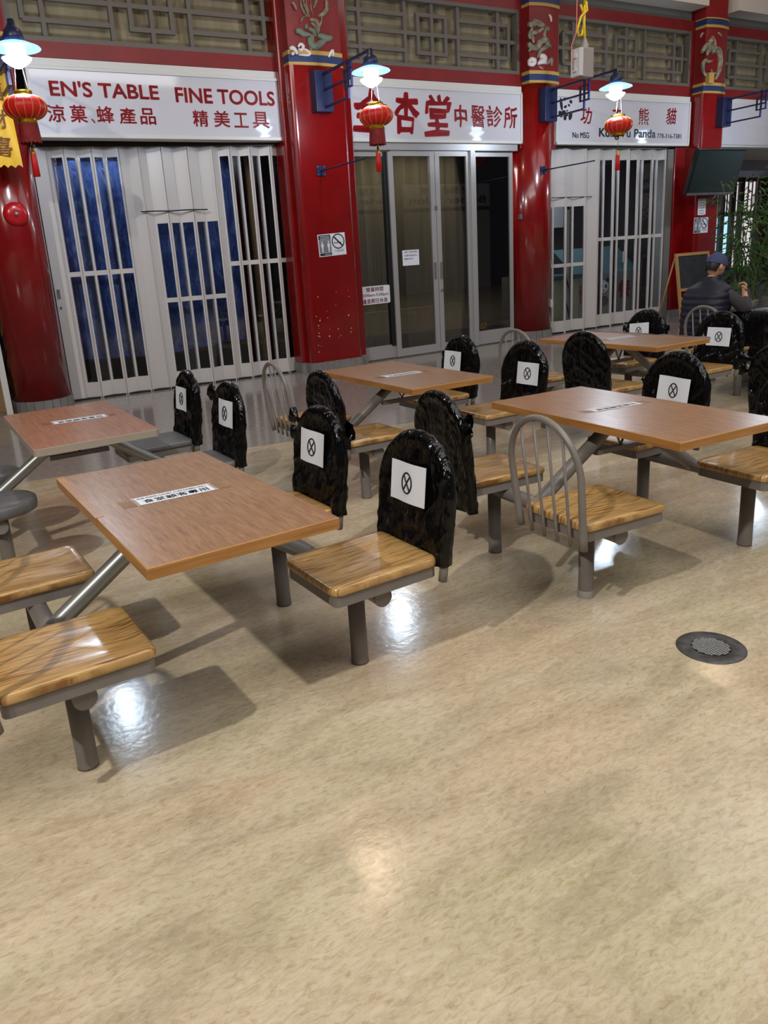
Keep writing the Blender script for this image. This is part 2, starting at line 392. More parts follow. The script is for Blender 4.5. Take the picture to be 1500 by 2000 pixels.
def lattice(i, x0, x1):
    c = (x0+x1)/2; k = (x1-x0)/3.32
    t = thing('lattice_screen', LATL[i], 'lattice', (c, .1, LAT0), FAC, 'grey fretwork screens in the band above the shop signs')
    part('backing_board', MB().box(x0, x1, .15, .18, LAT0, LAT1), 'cream', t)
    mb = MB(); w = .026; y0, y1 = .03, .09
    V = lambda x, a=LAT0, b=LAT1: mb.box(c+x*k-w, c+x*k+w, y0, y1, a, b)
    Hh = lambda z, a, b: mb.box(c+a*k, c+b*k, y0+.002, y1-.002, z-w, z+w)
    zc, zu, zd = (LAT0+LAT1)/2, LAT1-.225, LAT0+.225
    for x in (-.48, .48, -1.25, 1.25): V(x)
    V(-1.47, zd, zu); V(1.47, zd, zu)
    V(0); V(-.25, zd-.02, zu+.02); V(.25, zd-.02, zu+.02)
    Hh(zc, -1.66, 1.66)
    for s in (-1, 1):
        Hh(zu, min(s*.48, s*1.47), max(s*.48, s*1.47)); Hh(zd, min(s*.48, s*1.47), max(s*.48, s*1.47))
    Hh(zu+.02, -.28, .28); Hh(zd-.02, -.28, .28)
    part('fretwork', mb, 'lat', t)
    f = MB().box(x0, x1, .0, .12, LAT0, LAT0+.05).box(x0, x1, .0, .12, LAT1-.05, LAT1).box(x0, x0+.05, .0, .12, LAT0+.05, LAT1-.05).box(x1-.05, x1, .0, .12, LAT0+.05, LAT1-.05)
    part('frame', f, 'lat', t)
LATL = ['grey fretwork screen left of the first column, mostly out of view', 'grey fretwork screen above the table and fine tools sign', 'grey fretwork screen above the clinic sign with brush lettering',
        'grey fretwork screen above the panda sign, behind the yellow cable', 'grey fretwork screen at the far right, past the narrow red pier']
for i, (x0, x1) in enumerate(bays): lattice(i, x0, x1)

# --- columns and piers
def band(mb, fn, zs, y):
    pass
def tiles_round(cx, cy, r, h, a0=0, n=22):
    mb = MB()
    for k in range(n):
        a, b = 2*PI*k/n+.012, 2*PI*(k+1)/n-.012
        p = [(cx+r*math.cos(a), cy+r*math.sin(a)), (cx+r*math.cos(b), cy+r*math.sin(b)), (cx+(r-.03)*math.cos(b), cy+(r-.03)*math.sin(b)), (cx+(r-.03)*math.cos(a), cy+(r-.03)*math.sin(a))]
        mb.prism(p, 0, h)
    return mb
def round_column(cx, r, label, cy=.16):
    t = thing('round_column', label, 'column', (cx, cy, 0), FAC, 'glossy red columns between the shops')
    part('shaft', MB().lathe([(r, .14), (r, 4.04)], (cx, cy, 0), 48, True), 'red', t)
    part('tile_skirting', tiles_round(cx, cy, r+.025, .14), 'tile', t)
    part('skirting_core', MB().lathe([(r+.01, .0), (r+.01, .135)], (cx, cy, 0), 32, True), 'grout', t)
    return t
def capital(t, x0, x1, y):
    # painted bands and the relief field above them
    ya = y; yb = .15
    def arc(z0, z1, bulge, off=0):
        mb = MB(); n = 10; P = []
        for k in range(n+1):
            u = k/n; P.append((x0-off+(x1-x0+2*off)*u, ya-bulge*(1-(2*u-1)**2)-off))
        P += [(x1+off, yb), (x0-off, yb)]
        return mb.prism(P, z0, z1)
    bu = .05
    rp_ = part('relief_panel', arc(4.215, 5.12, bu), 'redmat', t)
    part('painted_band', arc(4.075, 4.165, bu, .006), 'bandblue', rp_, 'navy band', root=t)
    part('painted_band', arc(5.165, 5.26, bu, .006), 'bandblue', rp_, 'navy band', root=t)
    for z0, z1 in ((4.04, 4.075), (4.165, 4.215), (5.12, 5.165), (5.26, 5.28)):
        part('gold_band', arc(z0, z1, bu, .012), 'yel', rp_, root=t)
    part('upper_shaft', MB().box(x0, x1, y+.02, .15, 5.28, 7.6), 'redmat', t)
C1 = round_column(1.21, .345, 'round red column at the left edge with a fire bell on it', .22)
capital(C1, .95, 1.46, -.12)
C2 = round_column(9.44, .385, 'round red column between the clinic door and the panda shop', .20)
capital(C2, 9.14, 9.76, -.16)
def pier(x0, x1, xm0, xm1, y0, y1, label, r=.07, up=None):
    t = thing('square_pier', label, 'pier', ((x0+x1)/2, 0, 0), FAC)
    def rp(a, b, y, rr, off=0):
        P = []
        for k in range(7): q = PI + PI/2*k/6; P.append((a-off+rr+rr*math.cos(q), y-off+rr+rr*math.sin(q)))
        for k in range(7): q = 1.5*PI + PI/2*k/6; P.append((b+off-rr+rr*math.cos(q), y-off+rr+rr*math.sin(q)))
        return P + [(b+off, .16), (a-off, .16)]
    if up: part('side_pilaster', MB().prism(rp(x0, x1, y0, .03), .15, 3.15).prism(rp(up, x1, y0-.02, .02), 3.15, 5.27), 'red', t)
    else: part('side_pilaster', MB().prism(rp(x0, x1, y0, .03), .15, 5.27), 'red', t)
    part('shaft', MB().prism(rp(xm0, xm1, y1, r), .15, 4.04), 'red', t)
    part('tile_skirting', MB().prism(rp(x0, x1, y0, .03, .02), 0, .15).prism(rp(xm0, xm1, y1, r, .02), 0, .15), 'tile', t)
    g = MB()
    for k in range(1, 9):
        x = xm0+(xm1-xm0)*k/9; g.box(x-.003, x+.003, y1-.023, y1-.019, 0, .15)
    part('grout_line', g, 'grout', t)
    capital(t, xm0+.03, xm1-.03, y1+.03)
    return t
P1 = pier(4.77, 5.86, 4.83, 5.68, -.12, -.30, 'wide square red pier with notices, left of the glass door')
P3 = pier(12.98, 14.12, 13.32, 14.0, .02, -.24, 'square red pier behind the television at right', up=13.27)
# chips and scuffs on the wide pier
g = MB()
for k in range(26):
    x = random.choice([4.94, 5.0, 5.12, 5.3, 5.5])+random.uniform(-.03, .03); z = random.uniform(.25, 1.15); s = random.uniform(.004, .013)
    g.prism([(x-s, z-s*.6), (x+s*.5, z-s), (x+s, z+s*.5), (x-s*.2, z+s)], -.3045, -.300, 'xz')
part('paint_chip', g, 'chip', P1, 'pale chips in the paint')

# carved reliefs
def stroke(mb, pts, w, y, dpt=.02, n=8):
    # pts in storefront x,z ; tapered rounded ridge
    P = [Vector((p[0], y-dpt*.3, p[1])) for p in pts]
    # smooth
    Q = []
    for i in range(len(P)-1):
        p0, p1, p2, p3 = P[max(i-1, 0)], P[i], P[i+1], P[min(i+2, len(P)-1)]
        for k in range(5):
            u = k/5; Q.append(.5*((2*p1)+(p2-p0)*u+(2*p0-5*p1+4*p2-p3)*u*u+(3*p1-p0-3*p2+p3)*u**3))
    Q.append(P[-1])
    R = [w*max(.15, math.sin(PI*min(1, (.12+.88*i/len(Q))))**.6) for i in range(len(Q))]
    mb.tube(Q, R, n)
def px_stroke(mb, pts, ox, oy, sc_, w, y): stroke(mb, [fp(ox+a/sc_, oy+b/sc_, y) for a, b in pts], w, y)
y = -.315
mb = MB()
for pts, w in [([(330, 0), (350, 150), (430, 330), (520, 420)], .016), ([(400, 0), (420, 120), (500, 300), (560, 430)], .014), ([(470, 0), (480, 160), (540, 300)], .012),
               ([(580, 0), (590, 200), (640, 380)], .009), ([(740, 0), (690, 90), (660, 200)], .018), ([(960, 0), (970, 200), (900, 330), (760, 400)], .03), ([(850, 380), (840, 520), (800, 640), (770, 800)], .012),
               ([(560, 480), (700, 520), (760, 650), (760, 830)], .03), ([(590, 560), (680, 640), (740, 820)], .018), ([(130, 60), (180, 130), (230, 240)], .02), ([(330, 560), (380, 440), (470, 390)], .012)]:
    px_stroke(mb, pts, 560, 0, 12.5, w, y)
part('bird_tail_relief', mb, 'relief', P1)
mb = MB()
for pts, w in [([(210, 770), (300, 760), (400, 830), (600, 860)], .04), ([(520, 700), (640, 760), (700, 900)], .03), ([(1090, 910), (980, 940), (840, 890), (740, 880)], .045), ([(540, 920), (580, 1080), (700, 1140), (860, 1030), (960, 960)], .05), ([(620, 850), (600, 1000), (640, 1120)], .04), ([(430, 640), (470, 650), (490, 640)], .035)]:
    px_stroke(mb, pts, 560, 0, 12.5, w, y)
part('bird_body_relief', mb, 'reliefg', P1)
mb = MB()
for pts, w in [([(560, 1150), (590, 1240)], .010), ([(710, 1130), (720, 1220), (750, 1310)], .012), ([(730, 1160), (780, 1190)], .008)]:
    px_stroke(mb, pts, 560, 0, 12.5, w, y)
part('bird_leg_relief', mb, 'yel', P1)
mb = MB()
for pts, w in [([(70, 1200), (130, 1170), (200, 1230), (250, 1330)], .028), ([(110, 1330), (180, 1300)], .02), ([(270, 1150), (330, 1080), (400, 1140), (340, 1230), (280, 1180)], .022), ([(400, 1190), (500, 1240), (560, 1310), (500, 1350), (280, 1340)], .018), ([(1020, 1400), (1060, 1300), (1120, 1240), (1130, 1380)], .02)]:
    mb = MB() if pts[0] == (1020, 1400) else mb
    px_stroke(mb, pts, 560, 0, 12.5, w, y)
    if pts[0] in ((400, 1190), (1020, 1400)): part('cloud_relief', mb, 'reliefw', P1)
y = -.20
mb = MB()
for pts, w in [([(240, 520), (320, 540), (400, 480), (500, 540), (600, 560)], .05), ([(350, 430), (440, 520), (560, 520)], .035), ([(330, 600), (260, 740), (280, 850)], .025), ([(560, 620), (420, 700), (310, 720), (330, 840), (350, 940)], .035),
               ([(620, 600), (580, 760), (620, 860), (680, 950), (730, 1040)], .03), ([(690, 620), (600, 640)], .035), ([(240, 930), (300, 1020), (420, 1030), (500, 900), (620, 880), (640, 1000), (500, 1100), (430, 1250)], .05), ([(250, 1120), (290, 1050)], .02), ([(400, 1250), (380, 1330)], .02), ([(640, 1400), (720, 1290), (740, 1440)], .035), ([(460, 1440), (560, 1500)], .015)]:
    px_stroke(mb, pts, 1010, 0, 11.11, w, y)
part('dragon_relief', mb, 'relief', C2)
mb = MB()
for pts, w in [([(240, 1340), (300, 1290), (360, 1320), (340, 1390), (260, 1390), (250, 1330)], .04), ([(480, 1230), (540, 1220), (590, 1280), (540, 1330), (480, 1300)], .045), ([(440, 1390), (500, 1350), (600, 1350), (600, 1400)], .035), ([(680, 320), (720, 380), (735, 480)], .02)]:
    px_stroke(mb, pts, 1010, 0, 11.11, w, y)
part('cloud_relief', mb, 'reliefw', C2)
y = -.25
mb = MB()
for pts, w in [([(650, 400), (600, 500), (560, 580), (640, 660), (690, 560), (650, 400)], .05), ([(380, 780), (450, 670), (520, 610), (580, 690), (520, 760), (510, 860)], .05), ([(620, 800), (700, 700), (780, 760), (810, 950), (800, 1150), (740, 1340), (700, 1450)], .06),
               ([(470, 1350), (410, 1220), (400, 1080), (460, 980), (540, 1010), (640, 980)], .035), ([(720, 1280), (640, 1300), (600, 1200)], .025), ([(350, 420), (370, 340), (430, 310)], .02), ([(760, 300), (820, 340), (860, 420)], .02)]:
    px_stroke(mb, pts, 1340, 40, 12.5, w, y)
part('dragon_relief', mb, 'relief', P3)
x, z = fp(1340+620/12.5, 40+1400/12.5, -.3)
part('junction_cover', MB().bevbox(x-.07, x+.07, -.31, -.22, z-.09, z+.09, .01), 'yel', P3)

# --- shop signs
def sign(i, x0, x1, z0, z1, label, glyphs):
    t = thing('shop_sign', label, 'sign', ((x0+x1)/2, -.02, z0), FAC)
    part('sign_box', MB().box(x0, x1, -.02, .15, z0, z1), 'frame', t)
    f = MB().bevbox(x0, x1, -.05, -.02, z0, z0+.045, .006).bevbox(x0, x1, -.05, -.02, z1-.12, z1-.085, .006).bevbox(x0, x0+.03, -.05, -.02, z0, z1-.085, .006).bevbox(x1-.035, x1, -.05, -.02, z0, z1-.085, .006)
    part('frame', f, 'frame', t)
    part('sign_face', MB().box(x0+.03, x1-.035, -.032, -.02, z0+.045, z1-.12), 'sign', t)
    for nm, mt, items in glyphs:
        mb = MB()
        for it in items:
            body, a, b, c, d = it[:5]; bold = it[5] if len(it) > 5 else .02; sh = it[6] if len(it) > 6 else 0; wob = it[7] if len(it) > 7 else 0
            letter(mb, body, a, b, c, d, lambda x, z: (x, -.0345, z), bold, sh, wob)
        part(nm, mb, mt, t)
    return t
def cj(ch, px0, px1, py0, py1, bold=.024, sh=0, wob=0):
    x0 = fp(px0, (py0+py1)/2, -.03)[0]; x1 = fp(px1, (py0+py1)/2, -.03)[0]; cx = (px0+px1)/2
    return (ch, x0, x1, fp(cx, py1, -.03)[1], fp(cx, py0, -.03)[1], bold, sh, wob)
zE0, zE1 = fp(200, 190.5, -.03)[1], fp(200, 162, -.03)[1]
g1 = [("EN'S TABLE", fp(97, 172, -.03)[0], fp(309, 182, -.03)[0], zE0, zE1, .045), ('FINE TOOLS', fp(343, 186, -.03)[0], fp(535, 192, -.03)[0], fp(440, 203, -.03)[1], fp(440, 175.5, -.03)[1], .045)]
g1c = [cj('涼', 92, 126, 205, 238), cj('菓', 137, 169, 206, 239), cj('、', 179, 186, 232, 241), cj('蜂', 189, 222, 208, 240), cj('產', 233, 265, 211, 242), cj('品', 274, 303, 212, 243),
       cj('精', 377, 406, 216, 247), cj('美', 418, 448, 217, 248), cj('工', 457, 484, 221, 249), cj('具', 493, 525, 219, 250)]
sign(0, 1.62, 4.87, 3.16, 4.01, 'white shop sign in red capitals above the blue-lined shutter', [('lettering', 'txtred', g1[:1]), ('lettering', 'txtred', g1[1:]), ('chinese_lettering', 'txtred', g1c[:5]), ('chinese_lettering', 'txtred', g1c[5:])])
w = .025
g2 = [cj('金', 692, 754, 179, 256, .034, .12, .05), cj('杏', 770, 816, 183, 258, .036, .12, .05), cj('堂', 829, 880, 187, 262, .03, .12, .05)]
g2b = [cj('中', 888, 911, 206, 248, .03, 0, w), cj('醫', 920, 946, 208, 249, .015, 0, w), cj('診', 951, 980, 208, 248, .02, 0, w), cj('所', 984, 1009, 210, 250, .025, 0, w)]
sign(1, 5.74, 9.10, 3.16, 4.01, 'white clinic sign with large red brush characters', [('brush_lettering', 'txtred', g2), ('small_brush_lettering', 'txtred', g2b)])
g3 = [cj('功', 1134, 1156, 210, 242, .02, .15, .01), cj('夫', 1192, 1214, 210, 242, .02, .15, .01), cj('熊', 1247, 1267, 211, 244, .01, 0, .01), cj('貓', 1301, 1321, 211, 243, .015, .1, .01)]
T3 = sign(2, 9.84, 13.26, 3.16, 4.01, 'white restaurant sign with a black panda emblem', [('chinese_lettering', 'txtred', g3),
     ('name_lettering', 'txtblk', [('Kung Fu Panda', fp(1170, 262, -.03)[0], fp(1280, 262, -.03)[0], fp(1225, 273, -.03)[1], fp(1225, 252, -.03)[1], .04)]),
     ('small_lettering', 'txtblk', [('No MSG', fp(1118, 264, -.03)[0], fp(1150, 264, -.03)[0], fp(1134, 269.5, -.03)[1], fp(1134, 258.5, -.03)[1], .03)]),
     ('phone_number', 'txtgrn', [('778-316-7381', fp(1283, 266, -.03)[0], fp(1330, 266, -.03)[0], fp(1306, 270, -.03)[1], fp(1306, 261.5, -.03)[1], .03)])])
# panda emblem: ears, eye patches, nose, arms and legs as black shapes
def ell(mb, px, py, a, b, rot=0, y0=-.036, y1=-.033):
    cx, cz = fp(1040+px/4.6875, 130+py/4.6875, -.03); s = fp(1040+(px+10)/4.6875, 130+py/4.6875, -.03)[0]-cx; s /= 10; sz = 1/4.6875*.0055*1.25
    mb.prism([(cx+(a*math.cos(q)*math.cos(rot)-b*math.sin(q)*math.sin(rot))*s, cz+(a*math.cos(q)*math.sin(rot)+b*math.sin(q)*math.cos(rot))*s*.62) for q in [2*PI*k/20 for k in range(20)]], y1, y0, 'xz')
mb = MB()
for e in [(294, 300, 14, 16), (350, 322, 13, 18, .3), (300, 368, 12, 16, -.5), (332, 355, 9, 14, .5), (315, 405, 9, 8), (262, 345, 12, 62, .12), (256, 435, 18, 34, .3), (302, 442, 24, 18, .1), (296, 470, 14, 26), (346, 450, 16, 46, -.15), (285, 420, 20, 22)]:
    ell(mb, *e)
part('panda_emblem', mb, 'txtblk', T3)
mb = MB().box(14.18, 19.0, -.02, .12, 3.16, 4.03)
t = thing('shop_sign', 'blank white sign board at the right edge behind the last blue bracket', 'sign', (16, 0, 3.16), FAC)
part('sign_box', mb, 'frame', t); part('sign_face', MB().box(14.2, 18.9, -.035, -.02, 3.2, 3.95), 'sign', t)

# --- sliding glass shopfront of the clinic
t = thing('glass_shopfront', 'aluminium sliding glass shopfront under the clinic sign', 'glass door', (7.4, .05, 0), FAC)
h = 3.06
part('header_rail', MB().box(5.80, 9.02, -.01, .14, h, 3.16), 'alu', t)
part('header_rail', MB().box(6.55, 8.1, .02, .12, h-.06, h), 'alu', t)
fx = [(5.84, 6.46), (6.60, 7.24), (7.38, 7.98), (8.26, 8.86)]
xs = [fp(760, 456, .0)[0]]
def leaf(x0, x1, y, zb, st, nm, zt=h-.02):
    d = part(nm, MB().box(x0, x0+st, y-.025, y+.025, 0.02, zt).box(x1-st, x1, y-.025, y+.025, 0.02, zt).box(x0+st, x1-st, y-.024, y+.024, .02, zb).box(x0+st, x1-st, y-.024, y+.024, zt-.06, zt), 'alu', t)
    part('glass_pane', MB().box(x0+st, x1-st, y-.004, y+.004, zb, zt-.06), 'pane', d)
    return d
F0 = leaf(5.84, 6.52, .07, .22, .045, 'fixed_panel')
D1 = leaf(6.50, 7.345, .03, .14, .085, 'sliding_door')
D2 = leaf(7.355, 8.05, .03, .14, .085, 'sliding_door')
F1 = leaf(8.12, 8.96, .07, .24, .07, 'fixed_panel')
part('black_gap', MB().box(6.43, 6.50, .03, .10, .2, h-.02), 'black', t)
part('mullion', MB().box(8.03, 8.12, -.03, .12, 0.02, h), 'alu', t)
for x in (7.29, 7.41):
    part('recessed_handle', MB().bevbox(x-.02, x+.02, -.008, .004, 1.16, 1.42, .004), 'steelbare', D1 if x < 7.35 else D2, root=t)
part('lock_cylinder', MB().tube([(7.41, -.012, .98), (7.41, .004, .98)], .022, 14), 'steelbare', D2, root=t)
part('door_catch', MB().bevbox(7.325, 7.365, -.012, .004, 2.20, 2.26, .003), 'greyseat', D1, root=t)
mb = MB(); letter(mb, '107', 8.18, 8.36, .27, .37, lambda x, z: (x, .060, z), .01); part('shop_number', mb, 'yel', F1, root=t)
single('curtain', MB().grid(lambda i, j: (5.8+3.3*i/90, .75+.03*math.sin(i*.9)+.012*math.sin(i*2.3), 3.1*j/4), 90, 4), 'olive', 'olive brown curtain hanging behind the clinic glass', 'curtain', (7.4, .75, 0), FAC)
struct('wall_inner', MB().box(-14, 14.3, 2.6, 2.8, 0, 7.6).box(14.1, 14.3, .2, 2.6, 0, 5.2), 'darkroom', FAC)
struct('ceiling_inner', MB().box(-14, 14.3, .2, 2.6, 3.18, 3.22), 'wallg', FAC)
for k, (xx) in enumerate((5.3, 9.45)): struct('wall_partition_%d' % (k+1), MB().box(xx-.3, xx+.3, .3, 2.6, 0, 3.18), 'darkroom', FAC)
# reddish shelf and pale sink line seen dimly through the glass
single('wall_shelf', MB().box(6.0, 8.9, .55, .72, .62, .70), 'olive', 'low ledge behind the clinic glass', 'shelf', (7.4, .6, .62), FAC)

# papers on the glass and the pier
def paper(x0, x1, z0, z1, y, label, cat='notice', nm='paper_notice', mt='paper', r=0.0, tilt=0):
    t = thing(nm, label, cat, ((x0+x1)/2, y, z0), FAC)
    if r:
        P = []
        for cx, cz, q0 in ((x1-r, z1-r, 0), (x0+r, z1-r, PI/2), (x0+r, z0+r, PI), (x1-r, z0+r, 1.5*PI)):
            for k in range(6): q = q0+PI/2*k/5; P.append((cx+r*math.cos(q), cz+r*math.sin(q)))
    else: P = [(x0, z0), (x1, z0), (x1, z1), (x0, z1)]
    part('sheet', MB().prism(P, y, y-.003, 'xz'), mt, t)
    t.rotation_euler[1] = -tilt
    return t
t = paper(5.86, 6.44, .87, 1.14, .035, 'white rounded opening hours sign in red print on the glass left of the doors', 'sign', 'opening_hours_sign', r=.04)
mb = MB()
for s_, a, b, c, d in [('營業時間', 6.0, 6.31, 1.055, 1.125), ('10:00am-5:00pm', 5.90, 6.40, .975, 1.03), ('逢星期日休息', 5.93, 6.38, .885, .955)]: letter(mb, s_, a, b, c, d, lambda x, z: (x, .030, z), .015)
part('red_print', mb, 'redink', t)
t = paper(6.69, 7.0, 1.40, 1.63, .024, 'small white handwritten note on the left sliding door')
mb = MB()
for k, (a, b) in enumerate([(6.73, 6.98), (6.72, 6.96), (6.72, 6.89)]): letter(mb, ['請大力推門敬告', '注意地面安全', '謝謝合作'][k], a, b, 1.585-k*.05, 1.615-k*.05, lambda x, z: (x, .0195, z))
part('handwriting', mb, 'ink', t)
def duo(x0, z0, w, hh, y, label, tilt):
    t = paper(x0, x0+w, z0, z0+hh, y, label, tilt=tilt)
    X = lambda u: x0+u*w; Z = lambda v: z0+v*hh; yf = y-.0045
    def q(mb, a, b, c, d, e=0): mb.box(X(a), X(b), yf-.001-e, yf+.001, Z(c), Z(d))
    mb = MB(); q(mb, .03, .46, .74, .96); q(mb, .03, .46, .04, .15); part('dark_banner', mb, 'ink', t)
    mb = MB(); q(mb, .03, .46, .17, .72); part('grey_field', mb, 'greyink', t)
    mb = MB()
    for c in (.14, .37):
        for a, b, c0, d0 in ((-.02, .02, .6, .68), (-.045, .045, .42, .58), (-.025, .025, .2, .42)): q(mb, c+a, c+b, c0, d0, .001)
    for k in range(3): q(mb, .08, .42, .77+k*.06, .79+k*.06, .001)
    q(mb, .2, .42, .08, .1, .001); part('white_figure', mb, 'paper', t)
    mb = MB(); cx, cz, r = X(.73), Z(.63), .105*w/.45
    n = 28
    for k in range(n):
        a, b = 2*PI*k/n, 2*PI*(k+1)/n
        mb.prism([(cx+r*math.cos(a), cz+r*math.sin(a)), (cx+r*math.cos(b), cz+r*math.sin(b)), (cx+r*.86*math.cos(b), cz+r*.86*math.sin(b)), (cx+r*.86*math.cos(a), cz+r*.86*math.sin(a))], yf-.001, yf+.001, 'xz')
    s = r*.7; d = r*.07
    mb.prism([(cx-s-d, cz+s-d), (cx-s+d, cz+s+d), (cx+s+d, cz-s+d), (cx+s-d, cz-s-d)], yf-.001, yf+.001, 'xz')
    mb.box(cx-r*.7, cx+r*.5, yf-.001, yf+.001, cz-r*.22, cz-r*.12)
    part('no_smoking_symbol', mb, 'ink', t)
    mb = MB(); letter(mb, '不准吸煙', X(.56), X(.9), Z(.14), Z(.26), lambda x, z: (x, yf, z)); part('caption', mb, 'greyink', t)
    return t
duo(5.07, 1.62, .44, .30, -.301, 'white distancing and no smoking notice on the wide red pier', .04)
x0, z0 = fp(1355, 456, -.25); x1, z1 = fp(1384, 424, -.25)
duo(x0, z0, x1-x0, z1-z0, -.241, 'white distancing and no smoking notice below the television', .0)
x0, z0 = fp(1363, 420, -.25); x1, z1 = fp(1380, 388, -.25)
t = paper(x0, x1, z0, z1, -.241, 'plain white letter sheet directly under the television')
mb = MB()
for k in range(7): mb.box(x0+.04, x1-.05, -.2465, -.2445, z1-.08-k*.045, z1-.072-k*.045)
part('faint_print', mb, 'greyink', t)
# power outlet on column 2, small things
single('wall_outlet', MB().bevbox(9.66, 9.74, -.10, -.02, .50, .64, .008), 'boxw', 'white wall outlet low on the second round red column', 'outlet', (9.7, -.06, .5), FAC)
single('lock_box', MB().bevbox(9.05, 9.10, -.03, .03, 2.0, 2.08, .006), 'greyseat', 'small grey latch on the frame beside the second round column', 'latch', (9.07, 0, 2.0), FAC)
# fire bell
cx, cz, cyb = 1.235, 2.32, -.10
t = thing('fire_bell', 'round red fire alarm bell on the leftmost column', 'fire bell', (cx, cyb, cz), FAC)
def ydisc(prof, c, n=32):  # lathe about the y axis
    mb = MB().lathe(prof, (0, 0, 0), n); return mb.tr(lambda v: (c[0]+v[0], c[1]-v[2], c[2]+v[1]))
part('gong', ydisc([(.02, .075), (.05, .075), (.09, .068), (.125, .045), (.14, .012), (.135, -.005), (.0, -.005)], (cx, cyb, cz)), 'belly', t)
part('centre_bolt', ydisc([(.0, .10), (.018, .098), (.026, .085), (.026, .07)], (cx, cyb, cz), 12), 'steelbare', t)
part('mount', ydisc([(.05, -.005), (.05, -.05)], (cx, cyb, cz), 16), 'greyseat', t)

# --- folding shutters
def shutter(name, label, x0, ya, x1, yb, segs, zb, zt):
    """segs: list of (width, kind); kind s solid, t tall windows, m short windows, j jamb"""
    t = thing(name, label, 'shutter', ((x0+x1)/2, (ya+yb)/2, 0), FAC)
    tot = sum(s[0] for s in segs); L = math.hypot(x1-x0, yb-ya); u = 0; sgn = 1; ux, uy = (x1-x0)/L, (yb-ya)/L
    nx, ny = -uy, ux
    amp = .036; px_, py_ = x0+nx*amp*0, ya
    off = 0
    for w, kind in segs:
        noff = 0 if kind == 'j' else (amp if off <= 0 else -amp)
        s0, s1 = u/tot*L, (u+w)/tot*L; u += w
        A = Vector((x0+ux*s0+nx*off, ya+uy*s0+ny*off, 0)); B = Vector((x0+ux*s1+nx*noff, ya+uy*s1+ny*noff, 0))
        off = noff
        d = (B-A); ln = d.length; d.normalize(); nn = Vector((-d.y, d.x, 0))
        def bx(mb, a, b, z0, z1, th=.014):
            q = [A+d*a-nn*th, A+d*b-nn*th, A+d*b+nn*th, A+d*a+nn*th]; mb.prism([(p.x, p.y) for p in q], z0, z1)
        mb = MB(); st = .021
        if kind in 'sj':
            bx(mb, .003, ln-.003, zb, zt)
            if kind == 's': bx(mb, 0, .012, zb, zt, .02)
            part('shutter_panel', mb, 'shut', t)
        else:
            wins = [(.22, 1.58), (1.64, 3.0)] if kind == 't' else [(.22, 1.16), (1.22, 2.18)]
            if kind == 'p': wins = [(.24, 1.56), (1.62, 2.94)]
            bx(mb, 0, st, zb, zt, .02); bx(mb, ln-st, ln, zb, zt, .02)
            z = zb
            for a, b in wins: bx(mb, st, ln-st, z, a); z = b
            bx(mb, st, ln-st, z, zt)
            p = part('shutter_panel', mb, 'shut', t)
            g = MB()
            for a, b in wins: bx(g, st, ln-st, a, b, .003)
            part('window_pane', g, 'pane2', p, root=t)
    mb = MB().prism([(x0, ya-.05), (x1, yb-.05), (x1, yb+.05), (x0, ya+.05)], 0.0, .025); part('floor_track', mb, 'black', t)
    mb = MB().prism([(x0, ya-.06), (x1, yb-.06), (x1, yb+.06), (x0, ya+.06)], zt+.0, zt+.05); part('top_track', mb, 'black', t)
    return t
S = [(.17, 'j'), (.04, 's')] + [(.168, 't')]*5 + [(.12, 's'), (.13, 's'), (.12, 's')] + [(.172, 'm')]*5 + [(.10, 's')] + [(.145, 't')]*6
SH1 = shutter('folding_shutter', 'white folding shutter with tall panes in front of blue tarpaulin', 1.60, .42, 4.80, .16, S, .0, 3.12)
part('strap', MB().tube([(2.80+.08*i, .245-.0065*i, 2.33+.003*math.sin(i)) for i in range(12)], .009, 6), 'black', SH1, 'black strap')
part('lock', MB().bevbox(1.625, 1.66, .385, .40, 1.33, 1.44, .004).bevbox(1.63, 1.655, .385, .40, 1.20, 1.225, .003), 'greyseat', SH1)
S = [(.195, 'm')]*4 + [(.10, 's'), (.16, 's')] + [(.17, 'p'), (.15, 'p'), (.16, 'p'), (.15, 'p')] + [(.07, 's')] + [(.15, 'p'), (.15, 'p'), (.16, 'p'), (.16, 'p'), (.14, 'p')]
SH3 = shutter('folding_shutter', 'white folding shutter with clear panes of the panda restaurant', 9.74, .14, 12.78, .12, S, .0, 3.12)
part('strap', MB().tube([(9.85+.1*i, .09, 2.33) for i in range(11)], .008, 6), 'black', SH3, 'black strap')
part('lock', MB().bevbox(11.66, 11.70, .05, .07, 1.15, 1.35, .004), 'alu', SH3)
# dark gap and inner jamb at the right end
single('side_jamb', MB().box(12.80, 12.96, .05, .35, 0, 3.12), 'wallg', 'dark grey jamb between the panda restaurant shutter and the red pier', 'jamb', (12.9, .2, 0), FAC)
single('shop_tarpaulin', MB().grid(lambda i, j: (1.7+2.72*i/60, .62+.05*math.sin(i*.55)*(1-j/80)+.03*noise.noise(Vector((i*.2, j*.2, 0))), .52-.06*math.sin(i*.06)+2.6*j/40), 60, 40), 'tarp', 'crumpled blue tarpaulin hung behind the first white shutter', 'tarpaulin', (2.8, .6, .5), FAC)
single('timber_post', MB().box(4.50, 4.58, .6, .7, 0, 3.1), 'pine', 'brown timber post inside the first shop at its right end', 'post', (4.46, .65, 0), FAC)
